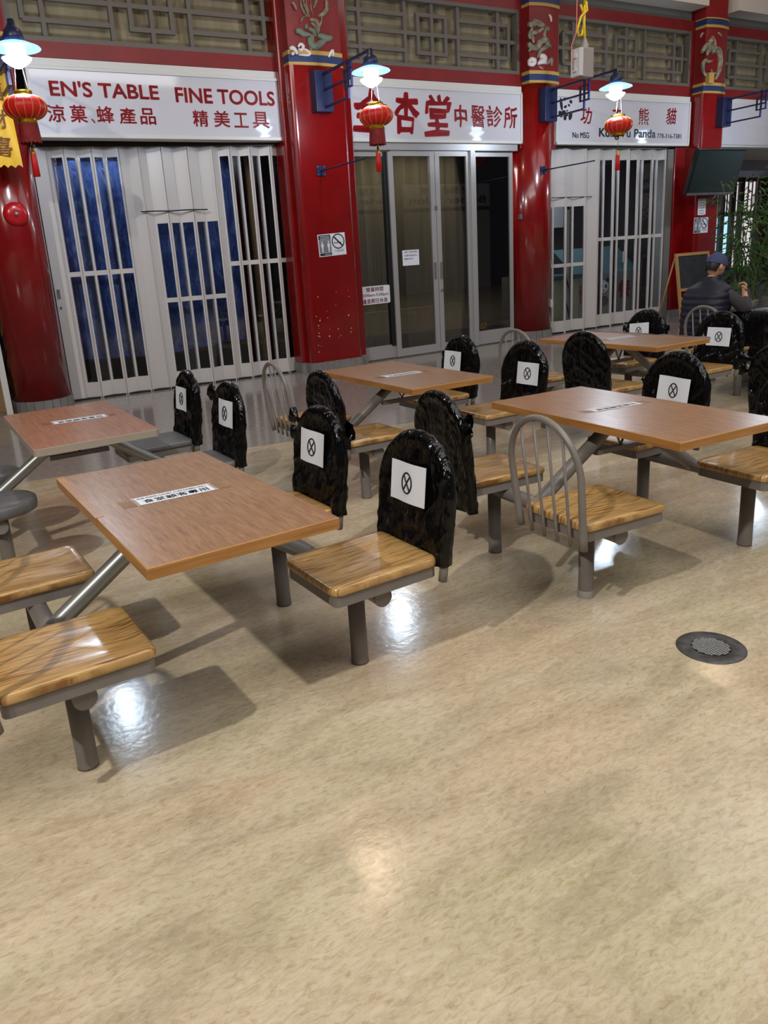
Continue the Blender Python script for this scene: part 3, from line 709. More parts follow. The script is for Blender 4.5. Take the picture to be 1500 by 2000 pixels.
# panda shop interior
t = thing('service_counter', 'pale green service counter inside the panda restaurant, left part', 'counter', (10.4, .7, 0), FAC)
part('counter_body', MB().bevbox(9.9, 11.0, .5, 1.1, .03, .92, .01), 'counter', t); part('counter_top', MB().bevbox(9.86, 11.05, .45, 1.15, .92, 1.0, .01), 'teal', t)
t = thing('display_counter', 'glass fronted display counter with posters inside the panda restaurant', 'counter', (12.0, 1.0, 0), FAC)
part('counter_body', MB().bevbox(11.1, 12.9, .7, 1.4, .03, .95, .01), 'poster', t)
part('sloped_glass', MB().prism([(.7, .95), (1.3, 1.45), (1.4, 1.45), (1.4, .95)], 11.1, 12.9, 'xy').tr(lambda v: (v[2], v[0], v[1])), 'teal', t)
mb = MB(); letter(mb, '快', 11.2, 11.5, .42, .75, lambda x, z: (x, .69, z), .03); letter(mb, '餐', 12.3, 12.65, .45, .78, lambda x, z: (x, .69, z), .03); part('red_character', mb, 'txtred', t)
mb = MB()
for cx, cz, a, b in ((11.78, .82, .05, .04), (11.98, .82, .05, .04), (11.82, .70, .03, .04), (11.94, .70, .03, .04), (11.88, .62, .02, .015), (11.88, .42, .14, .1)):
    mb.prism([(cx+a*math.cos(q), cz+b*math.sin(q)) for q in [2*PI*k/16 for k in range(16)]], .685, .69, 'xz')
part('panda_face', mb, 'txtblk', t)
mb = MB(); mb.prism([(11.88+.13*math.cos(q), .70+.12*math.sin(q)) for q in [2*PI*k/20 for k in range(20)]], .691, .695, 'xz'); part('white_face', mb, 'paper', t)
single('menu_board', MB().box(11.2, 12.6, 2.3, 2.36, 1.9, 2.75), 'poster', 'pale menu board on the back wall of the panda restaurant', 'menu board', (11.9, 2.3, 1.9), FAC)
single('shelf_unit', MB().box(9.9, 11.0, 2.2, 2.5, 0.0, 1.7).box(9.9, 11.0, 2.0, 2.5, 1.35, 1.4), 'redcloth', 'dark red shelving at the back left of the panda restaurant', 'shelf', (10.4, 2.3, 0), FAC)
# first bay at the very left: light post, clutter and carton
t = thing('cardboard_box', 'large brown cardboard carton at the left edge behind the first column', 'box', (.2, .9, 0), FAC)
part('carton', MB().bevbox(-.7, .78, .35, 1.2, 0, .42, .01), 'card', t); part('flap', MB().box(-.7, .78, .34, .36, .36, .42), 'card', t)
mb = MB().grid(lambda i, j: (-.6+1.3*i/24, .55+.4*j/12, .42+.28*abs(noise.noise(Vector((i*.3, j*.3, 1))))+.1), 24, 12)
single('plastic_sheet', mb, 'clutter', 'crumpled grey plastic heaped on the brown carton', 'plastic sheet', (0, .7, .4), FAC)
single('white_post', MB().box(.74, .81, -.05, .05, 0, 3.1), 'frame', 'white post left of the leftmost red column', 'post', (.88, 0, 0), FAC)
mb = MB()
for k in range(3): mb.box(-.9, .8, .5, .9, .85+k*.35, .875+k*.35)
single('shelf_unit', mb, 'pine', 'open wooden shelves above the carton at the left edge', 'shelf', (0, .7, .8), FAC)
single('shop_header', MB().box(-3.2, .84, -.02, .15, 3.1, 4.01), 'redmat', 'red header board left of the leftmost column', 'header', (-1, 0, 3.1), FAC)

# --- banner on the first column
xb0, zb0 = fp(-30, 325, -.6); xb1, _ = fp(33, 320, -.6)
t = thing('cloth_banner', 'yellow hanging banner with brown print at the left edge', 'banner', (1.1, -.6, 2.7), FAC)
part('cloth', MB().grid(lambda i, j: (.97+.38*i/10-.02*(j/12), -.45+.02*math.sin(i*1.1+j*.4), 2.78+.95*j/12+.03*(i % 2)*(j == 0)), 10, 12), 'banner', t)
mb = MB()
for k, c in enumerate('福財喜'): letter(mb, c, 1.09, 1.27, 3.45-k*.27, 3.63-k*.27, lambda x, z: (x, -.48, z), .02)
part('print', mb, 'bannerink', t)
part('rod', MB().tube([(.95, -.45, 3.74), (1.37, -.45, 3.74)], .012, 8), 'blue', t)

# --- bracket lamps with lanterns
def bracket(x, yw, label):
    t = thing('lamp_bracket', label, 'bracket', (x, yw, 3.45), FAC, 'blue iron lamp brackets on the columns')
    part('wall_box', MB().bevbox(x-.13, x+.13, yw-.14, yw+.04, 3.46, 3.96, .008), 'blue', t)
    y0 = yw-.12; yl = -1.6; b = .014
    def bar(p, q, r=b):
        return MB().tube([p, q], r*1.3, 4)
    part('top_arm', MB().box(x-b, x+b, yl, y0, 3.90, 3.93), 'blue', t)
    ym = y0+(yl-y0)*.62; yn = y0+(yl-y0)*.54
    part('middle_arm', MB().box(x-b, x+b, ym, y0, 3.71, 3.735), 'blue', t)
    part('bottom_arm', MB().box(x-b, x+b, yn, y0, 3.50, 3.525), 'blue', t)
    f = MB().box(x-b, x+b, ym-.0, ym+.022, 3.72, 3.91).box(x-b, x+b, yn-.011, yn+.011, 3.50, 3.95)
    ya, yb2 = yn-.10, yn+.09
    f.box(x-b, x+b, ya, ya+.02, 3.62, 3.84).box(x-b, x+b, yb2-.02, yb2, 3.62, 3.84).box(x-b, x+b, ya, yb2, 3.62, 3.64).box(x-b, x+b, ya, yb2, 3.82, 3.84)
    part('fret_ornament', f, 'blue', t)
    return t
def lamp(x, label, on=True):
    yl = -1.6
    t = thing('pendant_lamp', label, 'lamp', (x, yl, 3.5), FAC, 'glass lamps on the blue brackets')
    part('cap', MB().lathe([(.0, 3.93), (.03, 3.93), (.035, 3.87), (.075, 3.84), (.095, 3.77), (.08, 3.745), (.0, 3.745)], (x, yl, 0), 20), 'lampcap', t)
    part('shade', MB().lathe([(.07, 3.745), (.14, 3.725), (.225, 3.69), (.232, 3.68), (.14, 3.70), (.075, 3.71)], (x, yl, 0), 32), 'litglass', t)
    part('inner_glass', MB().lathe([(.085, 3.72), (.095, 3.66), (.08, 3.62), (.135, 3.60), (.12, 3.575), (.075, 3.54), (.03, 3.515), (.0, 3.51)], (x, yl, 0), 28), 'litcore', t)
    bm = bmesh.new(); bmesh.ops.create_uvsphere(bm, u_segments=16, v_segments=12, radius=.052)
    for v in bm.verts: v.co = (v.co.x+x, v.co.y+yl, v.co.z*1.25+3.665)
    part('bulb', MB().bm(bm, True), 'bulb', t)
    l = bpy.data.lights.new('bulb_light', 'POINT'); l.energy = 60; l.color = (.72, .85, 1); l.shadow_soft_size = .06
    lo = bpy.data.objects.new('bulb_light', l); COL.objects.link(lo); lo.location = FAC.w((x, yl, 3.44))
    return t
def lantern(x, y, zt, s, fringe, label, tas=True):
    t = thing('paper_lantern', label, 'lantern', (x, y, zt-.4), FAC, 'red lanterns under the bracket lamps')
    R, hh = .205*s, .112*s; zc = zt-.02-hh
    n = 16
    def prof(nf):
        def P(i, j):
            q = -1.35+2.7*j/14; a = 2*PI*i/64
            lob = 1-.035*abs(math.sin(a*8))**.5*0 - .03*(abs(math.cos(a*8))**6)
            r = R*math.cos(q)**.75*lob
            return (x+r*math.cos(a), y+r*math.sin(a), zc+hh*math.sin(q)/math.sin(1.35))
        return P
    part('silk_body', MB().grid(prof(0), 64, 14, True), 'lan', t)
    mb = MB()
    for k in range(16):
        a = 2*PI*(k+.5)/16
        mb.tube([(x+R*1.0*math.cos(q)**.75*math.cos(a), y+R*math.cos(q)**.75*math.sin(a), zc+hh*math.sin(q)/math.sin(1.35)) for q in [-1.35+2.7*j/12 for j in range(13)]], .0035*s, 4, False)
    part('rib', mb, 'lanrib', t, 'gold ribs')
    part('top_collar', MB().lathe([(.085*s, zc+hh-.01), (.088*s, zc+hh+.035), (.07*s, zc+hh+.035), (.0, zc+hh+.03)], (x, y, 0), 24), 'gold', t)
    part('bottom_collar', MB().lathe([(.09*s, zc-hh+.01), (.092*s, zc-hh-.035), (.08*s, zc-hh-.035)], (x, y, 0), 24), 'gold', t)
    zb = zc-hh-.035
    if fringe:
        part('fringe', MB().grid(lambda i, j: (x+(.09+.012*j)*s*math.cos(2*PI*i/48)*(1+.03*math.sin(i*2.5)), y+(.09+.012*j)*s*math.sin(2*PI*i/48)*(1+.03*math.sin(i*2.5)), zb-.17*s*j-(.008*(i % 3) if j else 0)), 48, 1, True), 'fringe', t)
        zb -= .17*s
    else: zb -= .17*s
    part('cord', MB().tube([(x, y, zc-hh), (x, y, zb-.03)], .004, 6), 'gold', t)
    part('tassel_cap', MB().lathe([(.0, zb-.02), (.013*s, zb-.03), (.016*s, zb-.07), (.028*s, zb-.09), (.03*s, zb-.10)], (x, y, 0), 12), 'gold', t)
    part('tassel', MB().lathe([(.028*s, zb-.10), (.032*s, zb-.18), (.036*s, zb-.31*1.0), (.0, zb-.312)], (x, y, 0), 14), 'lan', t)
    part('hanging_string', MB().tube([(x-.03, y, 3.56), (x-.06*s, y, zt)], .0025, 4).tube([(x+.03, y, 3.56), (x+.06*s, y, zt)], .0025, 4), 'string', t)
    return t
LX = [(1.29, -.12, 'leftmost column'), (5.26, -.30, 'wide red pier'), (9.46, -.18, 'second round column'), (13.86, -.24, 'pier with the television')]
for i, (x, yw, w) in enumerate(LX):
    bracket(x, yw, 'blue iron lamp bracket on the '+w)
    lamp(x, 'bright blue-white glass lamp hanging from the bracket on the '+w)
lantern(1.29, -1.6, 3.30, .98, True, 'round red lantern with fringe in front of the leftmost column')
lantern(5.30, -1.6, 3.33, 1.0, True, 'round red lantern with fringe in front of the large brush characters')
lantern(9.54, -1.6, 3.31, .98, False, 'round red lantern without fringe in front of the panda sign')
# lower tie rods with square plates
for x, yw, z, w, L in [(5.19, -.30, 2.74, 'wide red pier', 1.15), (9.42, -.17, 2.74, 'second round column', 1.1)]:
    t = thing('tie_rod', 'thin blue rod on a square plate low on the '+w, 'rod', (x, yw, z), FAC, 'blue rods below the lamp brackets')
    part('plate', MB().bevbox(x-.065, x+.065, yw-.015, yw+.02, z-.065, z+.065, .003), 'blue', t)
    part('rod', MB().tube([(x, yw-.01, z), (x, yw-L, z)], .010, 8), 'blue', t)
    for a in (-1, 1):
        for b in (-1, 1): part('bolt', ydisc([(.0, .02), (.008, .018), (.008, .0)], (x+a*.05, yw-.012, z+b*.05), 8), 'steelbare', t)

# --- television
t = thing('television', 'dark flat television tilted down on the right-hand red pier', 'television', (13.4, -.4, 2.3), FAC)
def tv(v):
    # x along, v[1]=thickness, v[2]=up ; tilt top forward
    a = .27; yy = -.42 + v[1]*math.cos(a) - v[2]*math.sin(a); zz = 2.26 + v[2]*math.cos(a) + v[1]*math.sin(a)
    return (v[0], yy, zz)
part('housing', MB().bevbox(12.70, 14.10, -.03, .05, 0, .80, .012).tr(tv), 'plasticblk', t)
part('screen', MB().box(12.735, 14.065, -.034, -.029, .055, .765).tr(tv), 'screen', t)
part('bottom_bezel', MB().box(12.71, 14.09, -.036, -.029, .0, .045).tr(tv), 'greyseat', t)
part('wall_arm', MB().tube([(13.4, -.2, 2.75), (13.4, -.42, 2.65)], .04, 8), 'plasticblk', t)

# --- easel blackboard
E = Frame(FAC.w((12.35, -.75, 0)), FA-.05)
t = thing('easel_blackboard', 'wooden easel with a blank blackboard between the pier and the seated man', 'blackboard', (0, 0, 0), E)
W = .86
def lean(v): return (v[0], v[1]+.16*v[2], v[2])
part('side_rail', MB().box(-.02, .03, -.02, .02, 0, 1.24).tr(lean), 'pine', t)
part('side_rail', MB().box(W-.03, W+.02, -.02, .02, 0, 1.24).tr(lean), 'pine', t)
part('top_rail', MB().box(.03, W-.03, -.02, .02, 1.19, 1.24).tr(lean), 'pine', t)
part('bottom_rail', MB().box(.03, W-.03, -.022, .02, .56, .61).tr(lean), 'pine', t)
part('shelf_rail', MB().box(.04, W-.04, -.05, .0, .42, .45).tr(lean), 'pine', t)
part('board', MB().box(.03, W-.03, -.008, .008, .61, 1.19).tr(lean), 'slate', t)
part('rear_leg', MB().tube([(.02, .22, 1.2), (-.02, .55, 0)], .016, 6), 'pine', t)
part('rear_leg', MB().tube([(W-.02, .22, 1.2), (W+.02, .55, 0)], .016, 6), 'pine', t)

# --- hanging cable with socket box (hangs at y = 5)
t = thing('hanging_cable', 'looped yellow power cable with grey socket box hanging before the panda sign lattice', 'cable', (5.18, -5, 2.9), FAC)
X0 = 5.18
pts = [(X0+.01, -5, 5.6), (X0+.012, -5, 3.5)]
loop = [(X0+.02, 3.5), (X0+.03, 3.40), (X0-.01, 3.33), (X0-.05, 3.25), (X0-.055, 3.19), (X0-.01, 3.17), (X0+.03, 3.21), (X0+.035, 3.30), (X0+.0, 3.36), (X0-.01, 3.42)]
mb = MB().tube([(X0+.012, -5, 7.6), (X0+.012, -5, 3.42)], .011, 8)
Q = []
LP = [(X0+.012, 3.44), (X0+.035, 3.38), (X0-.03, 3.33), (X0-.062, 3.24), (X0-.045, 3.19), (X0+.0, 3.20), (X0+.03, 3.28), (X0+.028, 3.38), (X0+.0, 3.43)]
mb.tube([(a, -5.012+.006*i, b) for i, (a, b) in enumerate(LP)], .010, 8)
mb.tube([(X0+.012, -5, 3.44), (X0+.018, -4.99, 3.3), (X0+.02, -5, 3.14)], .010, 8)
part('yellow_cable', mb, 'yrope', t)
part('gland', MB().lathe([(.012, 3.17), (.02, 3.14), (.03, 3.12), (.03, 3.09)], (X0+.02, -5, 0), 12), 'box', t)
part('socket_box', MB().bevbox(X0-.055, X0+.085, -5.04, -4.96, 2.875, 3.10, .008), 'box', t)
part('socket_plate', MB().bevbox(X0-.09, X0-.045, -5.05, -4.95, 2.88, 3.09, .006), 'boxw', t)
for z in (2.93, 3.03): part('plug', MB().bevbox(X0-.105, X0-.088, -5.02, -4.98, z-.015, z+.02, .004), 'boxw', t)
single('pink_cord', MB().tube([(X0-.075, -5, 7.6), (X0-.078, -5, 3.3), (X0-.085, -5, 3.2), (X0-.135, -5.0, 3.11), (X0-.12, -5, 3.05), (X0-.115, -5, 2.93)], .004, 6), 'pink', 'thin salmon pink cord hanging beside the yellow cable', 'cord', (X0-.08, -5, 3), FAC)

# --- far side beyond the right pier
mb = MB().box(14.3, 34, 5.5, 5.7, 3.3, 7.6).box(14.3, 34, 3.0, 5.5, 3.1, 3.3)
struct('wall_far', mb, 'lilac', FAC)
t = struct('window_1', MB(), 'brown', FAC)
mb = MB()
wx = lambda px: fp(px, 400, 5.05)[0]
for x in (wx(1407), wx(1427), wx(1443), wx(1476), wx(1500), wx(1530)): mb.box(x-.09, x+.09, 4.95, 5.05, 0, 3.3)
mb.box(15.5, 34, 4.95, 5.05, 3.0, 3.3).box(15.5, 34, 4.95, 5.05, 2.02, 2.14).box(15.5, 34, 4.95, 5.05, .0, .5)
fr_ = mesh_obj('window_frame', mb, 'brown', t)
mb = MB()
for k in range(70): mb.box(18+k*.2, 18.03+k*.2, 4.90, 4.93, 2.12, 3.05)
mesh_obj('window_bar', mb, 'brown', t)
mesh_obj('pane_upper', MB().box(15.5, wx(1476), 5.06, 5.08, 2.12, 3.05), 'winlit', t)
mesh_obj('pane_lower', MB().box(wx(1427), wx(1478), 5.06, 5.08, .5, 2.02), 'winlit', t)
mesh_obj('pane_blue', MB().box(15.0, wx(1427), 5.06, 5.08, .5, 2.02), 'winblue', t)
mesh_obj('dark_panel', MB().box(wx(1478), 34, 5.06, 5.08, .0, 3.05), 'redcloth', t)
struct('trim_20', MB().box(14.3, 30, 2.5, 3.0, 3.02, 3.25).tr(lambda v: v), 'lilac', FAC)

# --- bamboo plants
def bamboo(x, y, hgt, n, label, seed):
    rnd = random.Random(seed)
    t = thing('potted_bamboo', label, 'plant', (x, y, 0), ROOM, 'leafy bamboo plants at the right edge')
    part('planter', MB().lathe([(.17, 0), (.2, .02), (.24, .38), (.25, .4), (.22, .4), (.21, .36)], (x, y, 0), 24), 'pot', t)
    part('soil', MB().lathe([(.215, .35), (.0, .36)], (x, y, 0), 20), 'soil', t)
    canes = MB(); lv = MB()
    for k in range(n):
        a = rnd.uniform(0, 2*PI); r = rnd.uniform(.02, .16); lx, ly = rnd.uniform(-.3, .3), rnd.uniform(-.3, .3); hh = hgt*rnd.uniform(.7, 1)
        P = [Vector((x+r*math.cos(a)+lx*(u**2), y+r*math.sin(a)+ly*(u**2), .34+(hh-.34)*u)) for u in [j/8 for j in range(9)]]
        canes.tube(P, [.011*(1-.6*j/8) for j in range(9)], 6)
        for j in range(100):
            u = rnd.uniform(.12, 1.0); q = P[int(u*8) if u < 1 else 8].lerp(P[min(8, int(u*8)+1)], u*8 % 1)
            d = Vector((rnd.gauss(0, 1), rnd.gauss(0, 1), rnd.uniform(-.9, .3))).normalized(); o = q + d*rnd.uniform(.02, .30); o.z += .08
            L = rnd.uniform(.09, .2); w = L*.09; side = d.cross(Vector((0, 0, 1))).normalized()
            tip = o + d*L + Vector((0, 0, -.35*L)); mid = o + d*L*.45
            lv.add([o, mid+side*w, tip, mid-side*w+Vector((0, 0, .004))], [(0, 1, 2), (0, 2, 3)])
    part('cane', canes, 'cane', t); part('foliage', lv, 'leaf', t)
bamboo(12.6, 8.35, 2.45, 7, 'bamboo plant directly behind the seated man, thinnest of the four', 1)
bamboo(13.5, 8.3, 2.5, 9, 'bamboo plant just right of the seated man', 2)
bamboo(14.4, 8.5, 2.6, 10, 'tall bamboo plant at the right edge, farther back', 3)
bamboo(12.9, 7.4, 2.1, 8, 'lower bamboo plant at the right edge, nearest to the covered table', 4)
t = thing('planter_box', 'pale square planter box with a dark printed panel behind the covered table', 'planter', (12.2, 6.9, 0))
part('box_body', MB().bevbox(11.9, 12.6, 6.6, 7.2, 0, .92, .02), 'pot', t)
part('printed_panel', MB().box(11.885, 11.9, 6.95, 7.15, .55, .85), 'ink', t)
def blob(c, r, seed, amp=.25, n=28):
    s = Vector(c); 
    def P(i, j):
        a = 2*PI*i/n; q = -PI/2+PI*j/16; d = Vector((math.cos(q)*math.cos(a), math.cos(q)*math.sin(a), math.sin(q)))
        k = 1+amp*noise.fractal(d*2.3+Vector((seed, 0, 0)), 1, 2, 4)
        return s+Vector((d.x*r[0], d.y*r[1], d.z*r[2]))*k
    return MB().grid(P, n, 16, True)
single('bin_bag', blob((12.25, 6.85, 1.12), (.26, .26, .25), 3), 'bag', 'black bin bag on the pale planter box at the right edge', 'bin bag', (12.2, 6.85, .9))

# ================================================================== FURNITURE
TOP = .74; TW, TD, TH = .647, 1.27, .038
def roundrect(x0, x1, y0, y1, r, n=5):
    P = []
    for cx, cy, q0 in ((x1-r, y1-r, 0), (x0+r, y1-r, PI/2), (x0+r, y0+r, PI), (x1-r, y0+r, 1.5*PI)):
        for k in range(n): q = q0+PI/2*k/(n-1); P.append((cx+r*math.cos(q), cy+r*math.sin(q)))
    return P
def table_parts(fr, label, top='lam', edge='edge', r=.006, arm='gunmetal', group='fixed food court tables'):
    t = thing('fixed_table', label, 'table', (0, 0, 0), fr, group)
    P = roundrect(-TW/2, TW/2, -TD/2, TD/2, r, 5); n = len(P)
    P2 = roundrect(-TW/2+.003, TW/2-.003, -TD/2+.003, TD/2-.003, r, 5)
    mb = MB(); mb.cur = 1
    mb.add([(x, y, TOP-TH) for x, y in P]+[(x, y, TOP-.002) for x, y in P]+[(x, y, TOP) for x, y in P2], [(i, (i+1) % n, n+(i+1) % n, n+i) for i in range(n)]+[(n+i, n+(i+1) % n, 2*n+(i+1) % n, 2*n+i) for i in range(n)])
    mb.cur = 0; mb.add([(x, y, TOP) for x, y in P2], [tuple(range(n))]); mb.cur = 2; mb.add([(x, y, TOP-TH) for x, y in P], [tuple(reversed(range(n)))])
    part('tabletop', mb, [top, edge, 'under'], t)
    for s in (-1, 1):
        part('support_arm', MB().tube([(s*.535, 0, .352), (s*.50, 0, .378), (s*.075, 0, .672), (s*.04, 0, .702)], .033, 16), arm, t)
        b = part('seat_beam', MB().tube([(s*.535, -.535, .352), (s*.535, .535, .352)], .0355, 18), 'gunmetal', t)
        for e in (-1, 1): part('end_cap', MB().tube([(s*.535, e*.533, .352), (s*.535, e*.539, .352)], .037, 18), 'gunmetal', b, root=t)
    part('cross_bar', MB().box(-.17, .17, -.018, .018, .535, .56), 'gunmetal', t)
    part('truss_rod', MB().tube([(-.07, 0, .70), (0, 0, .56), (.07, 0, .70)], .008, 6), 'gunmetal', t)
    part('top_plate', MB().box(-.15, .15, -.14, .14, .694, .702), 'gunmetal', t)
    return t
# chair profile in chair axes: faces +x, leg at 0,0
def hoop_outline(oy, off=0, z0=.36, n=22):
    pts = []
    def xz(z): return -.245-.060*(z-.36)/.53
    for k in range(7):
        z = z0+(.66-z0)*k/6; pts.append((xz(z), oy-(.195+.018*(z-.36)/.3)-off, z))
    for k in range(1, n):
        q = PI*k/n; z = .66+(.222+off)*math.sin(q); pts.append((xz(z), oy-(.213+off)*math.cos(q), z))
    for k in range(6, -1, -1):
        z = z0+(.66-z0)*k/6; pts.append((xz(z), oy+(.195+.018*(z-.36)/.3)+off, z))
    return pts
def seat_mesh(oy, flat=False):
    mb = MB(); n = 56
    P = roundrect(-.235, .225, -.195+oy, .195+oy, .035, 14)
    cx, cy = -.005, oy
    def dip(x, y):
        if flat: return 0
        f = max(0, min(1, (x+.17)/.2)); th = math.exp(-((abs(y-oy)-.10)/.062)**2)
        e = min(1, (.195-abs(y-oy))/.06)*1.0
        return .013*(.35+.65*th)*e*f
    loops = []
    for sc_, z in ((.985, .428), (1, .434), (1, .449), (.985, .458)): loops.append([(cx+(x-cx)*sc_, cy+(y-cy)*sc_, z) for x, y in P])
    for sc_ in (.955, .87, .75, .6, .42, .22, .06): loops.append([(cx+(x-cx)*sc_, cy+(y-cy)*sc_, .463-dip(cx+(x-cx)*sc_, cy+(y-cy)*sc_)) for x, y in P])
    # front lip follows the two dips
    for L in loops[2:4]:
        for i, (x, y, z) in enumerate(L):
            if x > .12: L[i] = (x, y, z-dip(.1, y)*.9)
    vs = [v for L in loops for v in L]; n = len(P)
    fs = [(j*n+i, j*n+(i+1) % n, (j+1)*n+(i+1) % n, (j+1)*n+i) for j in range(len(loops)-1) for i in range(n)]
    fs.append(tuple(reversed(range(n)))); fs.append(tuple((len(loops)-1)*n+i for i in range(n)))
    return mb.add(vs, fs, True)
def make_chair(oy, kind, ly=0.0):
    t = thing('fixed_chair', '', 'chair', (0, 0, 0))
    if kind == 'stool': 
        part('leg', MB().lathe([(.036, 0), (.036, .40)], (0, 0, 0), 18, True), 'gunmetal', t)
        part('round_seat', MB().lathe([(.0, .392), (.182, .392), (.192, .397), (.196, .42), (.194, .448), (.182, .458), (.15, .462), (.0, .462)], (0, 0, 0), 40), 'greyseat', t)
        return t
    part('leg', MB().lathe([(.036, 0), (.035, .012), (.034, .05), (.034, .39)], (0, ly, 0), 20, True), 'gunmetal', t)
    P = roundrect(-.225, .215, -.186+oy, .186+oy, .02, 3); Q = roundrect(-.215, .195, -.176+oy, .176+oy, .02, 3); n = len(P)
    mb = MB().add([(x, y, .384) for x, y in P]+[(x, y, .430) for x, y in P], [tuple(reversed(range(n))), tuple(range(n, 2*n))]+[(i, (i+1) % n, n+(i+1) % n, n+i) for i in range(n)])
    part('seat_frame', mb, 'gunmetal', t)
    part('seat', seat_mesh(oy, kind == 'metal'), 'greyseat' if kind == 'metal' else 'oak', t)
    hp = hoop_outline(oy); rs = [.0175-.0035*min(1, min(i, len(hp)-1-i)/7) for i in range(len(hp))]
    hoop = part('backrest', MB().tube(hp, rs, 12), 'gunmetal', t)
    for k in range(4):
        y = oy+(-.12+.08*k)
        zt = .66+.222*math.sqrt(max(0, 1-((y-oy)/.213)**2))
        yt = oy+(y-oy)*1.05
        part('spindle', MB().tube([(-.243, y, .352), (-.2545, y, .44), (-.245-.06*(zt-.36)/.53, yt, zt-.004)], [.0085, .0065, .006], 8), 'gunmetal', hoop, root=t)
    return t
def make_bag(oy, seed, z0=.425, ears=(), puff=1.0, tie=False):
    mb = MB(); NU, NV = 144, 84; NS = 42
    def ridge(v): return 1-abs(noise.noise(v))*3.2
    def P(i, j):
        a = 2*PI*i/NU; c, s = math.cos(a), math.sin(a)
        if j <= NS: z = z0+(.66-z0)*j/NS; hw = .195+.018*(z-.36)/.3+.022; q = 0
        else: q = (j-NS)/(NV-NS)*PI/2; z = .66+.246*math.sin(q); hw = .235*math.cos(q)
        xc = -.245-.06*(z-.36)/.53
        cc = math.copysign(abs(c)**.75, c)
        y = hw*cc; full = .195+.018*(min(z, .66)-.36)/.3+.022
        rho = math.hypot(y/full, max(0, z-.66)/.246)
        if rho > .90: th = .023*math.sqrt(max(0, 1-((rho-.90)/.10)**2))
        else:
            u = max(0, min(1, (rho-.74)/.14)); u = u*u*(3-2*u); th = .012+.011*u
        sd = 1 if s > 0 else -1
        inner = max(0, min(1, (1-rho)/.16)); Y, Z = y*9, z*7
        # folds hang from the rim, crumples gather near the seat
        fold = max(0, ridge(Vector((Y*2.0+1.1*math.sin(Z*.8+seed), Z*.28, seed+sd))))*.0095
        crum = max(0, ridge(Vector((Y*.7+Z*.5, Z*1.7-Y*1.1, seed*2.3+sd))))*.010*max(.3, min(1.3, 1.5-(z-z0)*3.0))
        big = .010*max(0, noise.noise(Vector((Y*.5, Z*.5, seed*1.9+sd))))
        fine = max(0, ridge(Vector((Y*4.1-Z*1.5, Z*4.6+Y, seed*3.3+sd))))*.0012
        th += (fold+crum+fine+big*puff)*(.25+.75*inner)*puff if rho < .985 else 0
        yy = oy+y+.004*noise.noise(Vector((seed, z*20, cc*2)))*(1 if abs(c) > .6 else 0)
        if j == 0: z += .012*noise.noise(Vector((y*20, s, seed)))
        return (xc+th*sd*(1 if abs(s) > 1e-6 else 0), yy, z)
    mb.grid(P, NU, NV, True)
    t = thing('bin_bag', '', 'bin bag', (0, 0, 0))
    part('bag_body', mb, 'bag', t)
    for (ey, ez, dy_, dz_, L) in ears:
        e = MB(); n = 18
        o = Vector((-.245-.06*(ez-.36)/.53, oy+ey, ez)); d = Vector((-.01, dy_, dz_)).normalized()
        sd = d.cross(Vector((1, 0, 0))).normalized()
        def Q(i, j):
            a = 2*PI*i/n; u = j/6; r = (.030, .020, .013, .015, .026, .040, .048)[j]*(1+.35*noise.noise(Vector((i*1.3, j*.7, seed+9))))*L/.085
            return o+d*L*(u*1.05-.15)+(sd*math.cos(a)*r+Vector((1, 0, 0))*math.sin(a)*r*.5)+d*.012*noise.noise(Vector((i*.9, j, seed)))
        e.grid(Q, n, 6, True); part('knotted_corner', e, 'bag', t)
    if tie:
        part('tape_tab', MB().box(-.292, -.286, oy-.03, oy+.0, z0+.0, z0+.12).tr(lambda v: (v[0]+.02*(v[2]-z0), v[1]+.3*(v[2]-z0), v[2])), 'ductape', t)
    return t
def make_sign(oy, yo, zc, tilt, seed):
    # paper taped on the outer face of the bag
    t = thing('paper_sign', '', 'sign', (0, 0, 0)); w, h2 = .11, .0775
    def base(y, z): 
        y, z = y*math.cos(tilt)-z*math.sin(tilt), y*math.sin(tilt)+z*math.cos(tilt)
        yy, zz = yo+y, zc+z
        return (-.245-.06*(zz-.36)/.53+.041+.003*math.sin(y*30+seed), yy, zz)
    mb = MB().grid(lambda i, j: base(-w+2*w*i/12, -h2+2*h2*j/8), 12, 8)
    n = len(mb.v); f0 = list(mb.f); mb.v += [(x+.0016, y, z) for x, y, z in mb.v]; mb.f += [tuple(a+n for a in reversed(f)) for f in f0]; mb.smooth *= 2; mb.mi *= 2
    part('sheet', mb, 'paper', t)
    s = MB(); rr = .040
    R = [base(rr*.78*math.cos(2*PI*k/28), rr*math.sin(2*PI*k/28)) for k in range(29)]
    s.tube([(x+.0026, y, z) for x, y, z in R], .0036, 5, False)
    for a in (-1, 1): s.tube([(lambda q: (q[0]+.0026, q[1], q[2]))(base(a*rr*.52*u, rr*.74*u)) for u in (-1, -.5, 0, .5, 1)], .0036, 5)
    part('crossed_circle', s, 'ink', t)
    return t
def place(t, fr, x, y, face, label, group=None):
    # face: +1 looks toward +x of the table frame, -1 the other way
    t.location = fr.w((x, y, 0)); t.rotation_euler = (0, 0, fr.a+(0 if face > 0 else PI))
    t['label'] = label
    if group: t['group'] = group
    return t
TB = {1: (.733, 2.693, .0358), 2: (.697, 4.634, .0157), 3: (2.947, 4.538, -.0106), 4: (2.961, 2.565, -.0556), 5: (5.207, 4.56, .0147), 9: (5.28, 2.27, 0), 6: (7.42, 4.3, 0)}
TF = {k: Frame((v[0], v[1], 0), v[2]) for k, v in TB.items()}
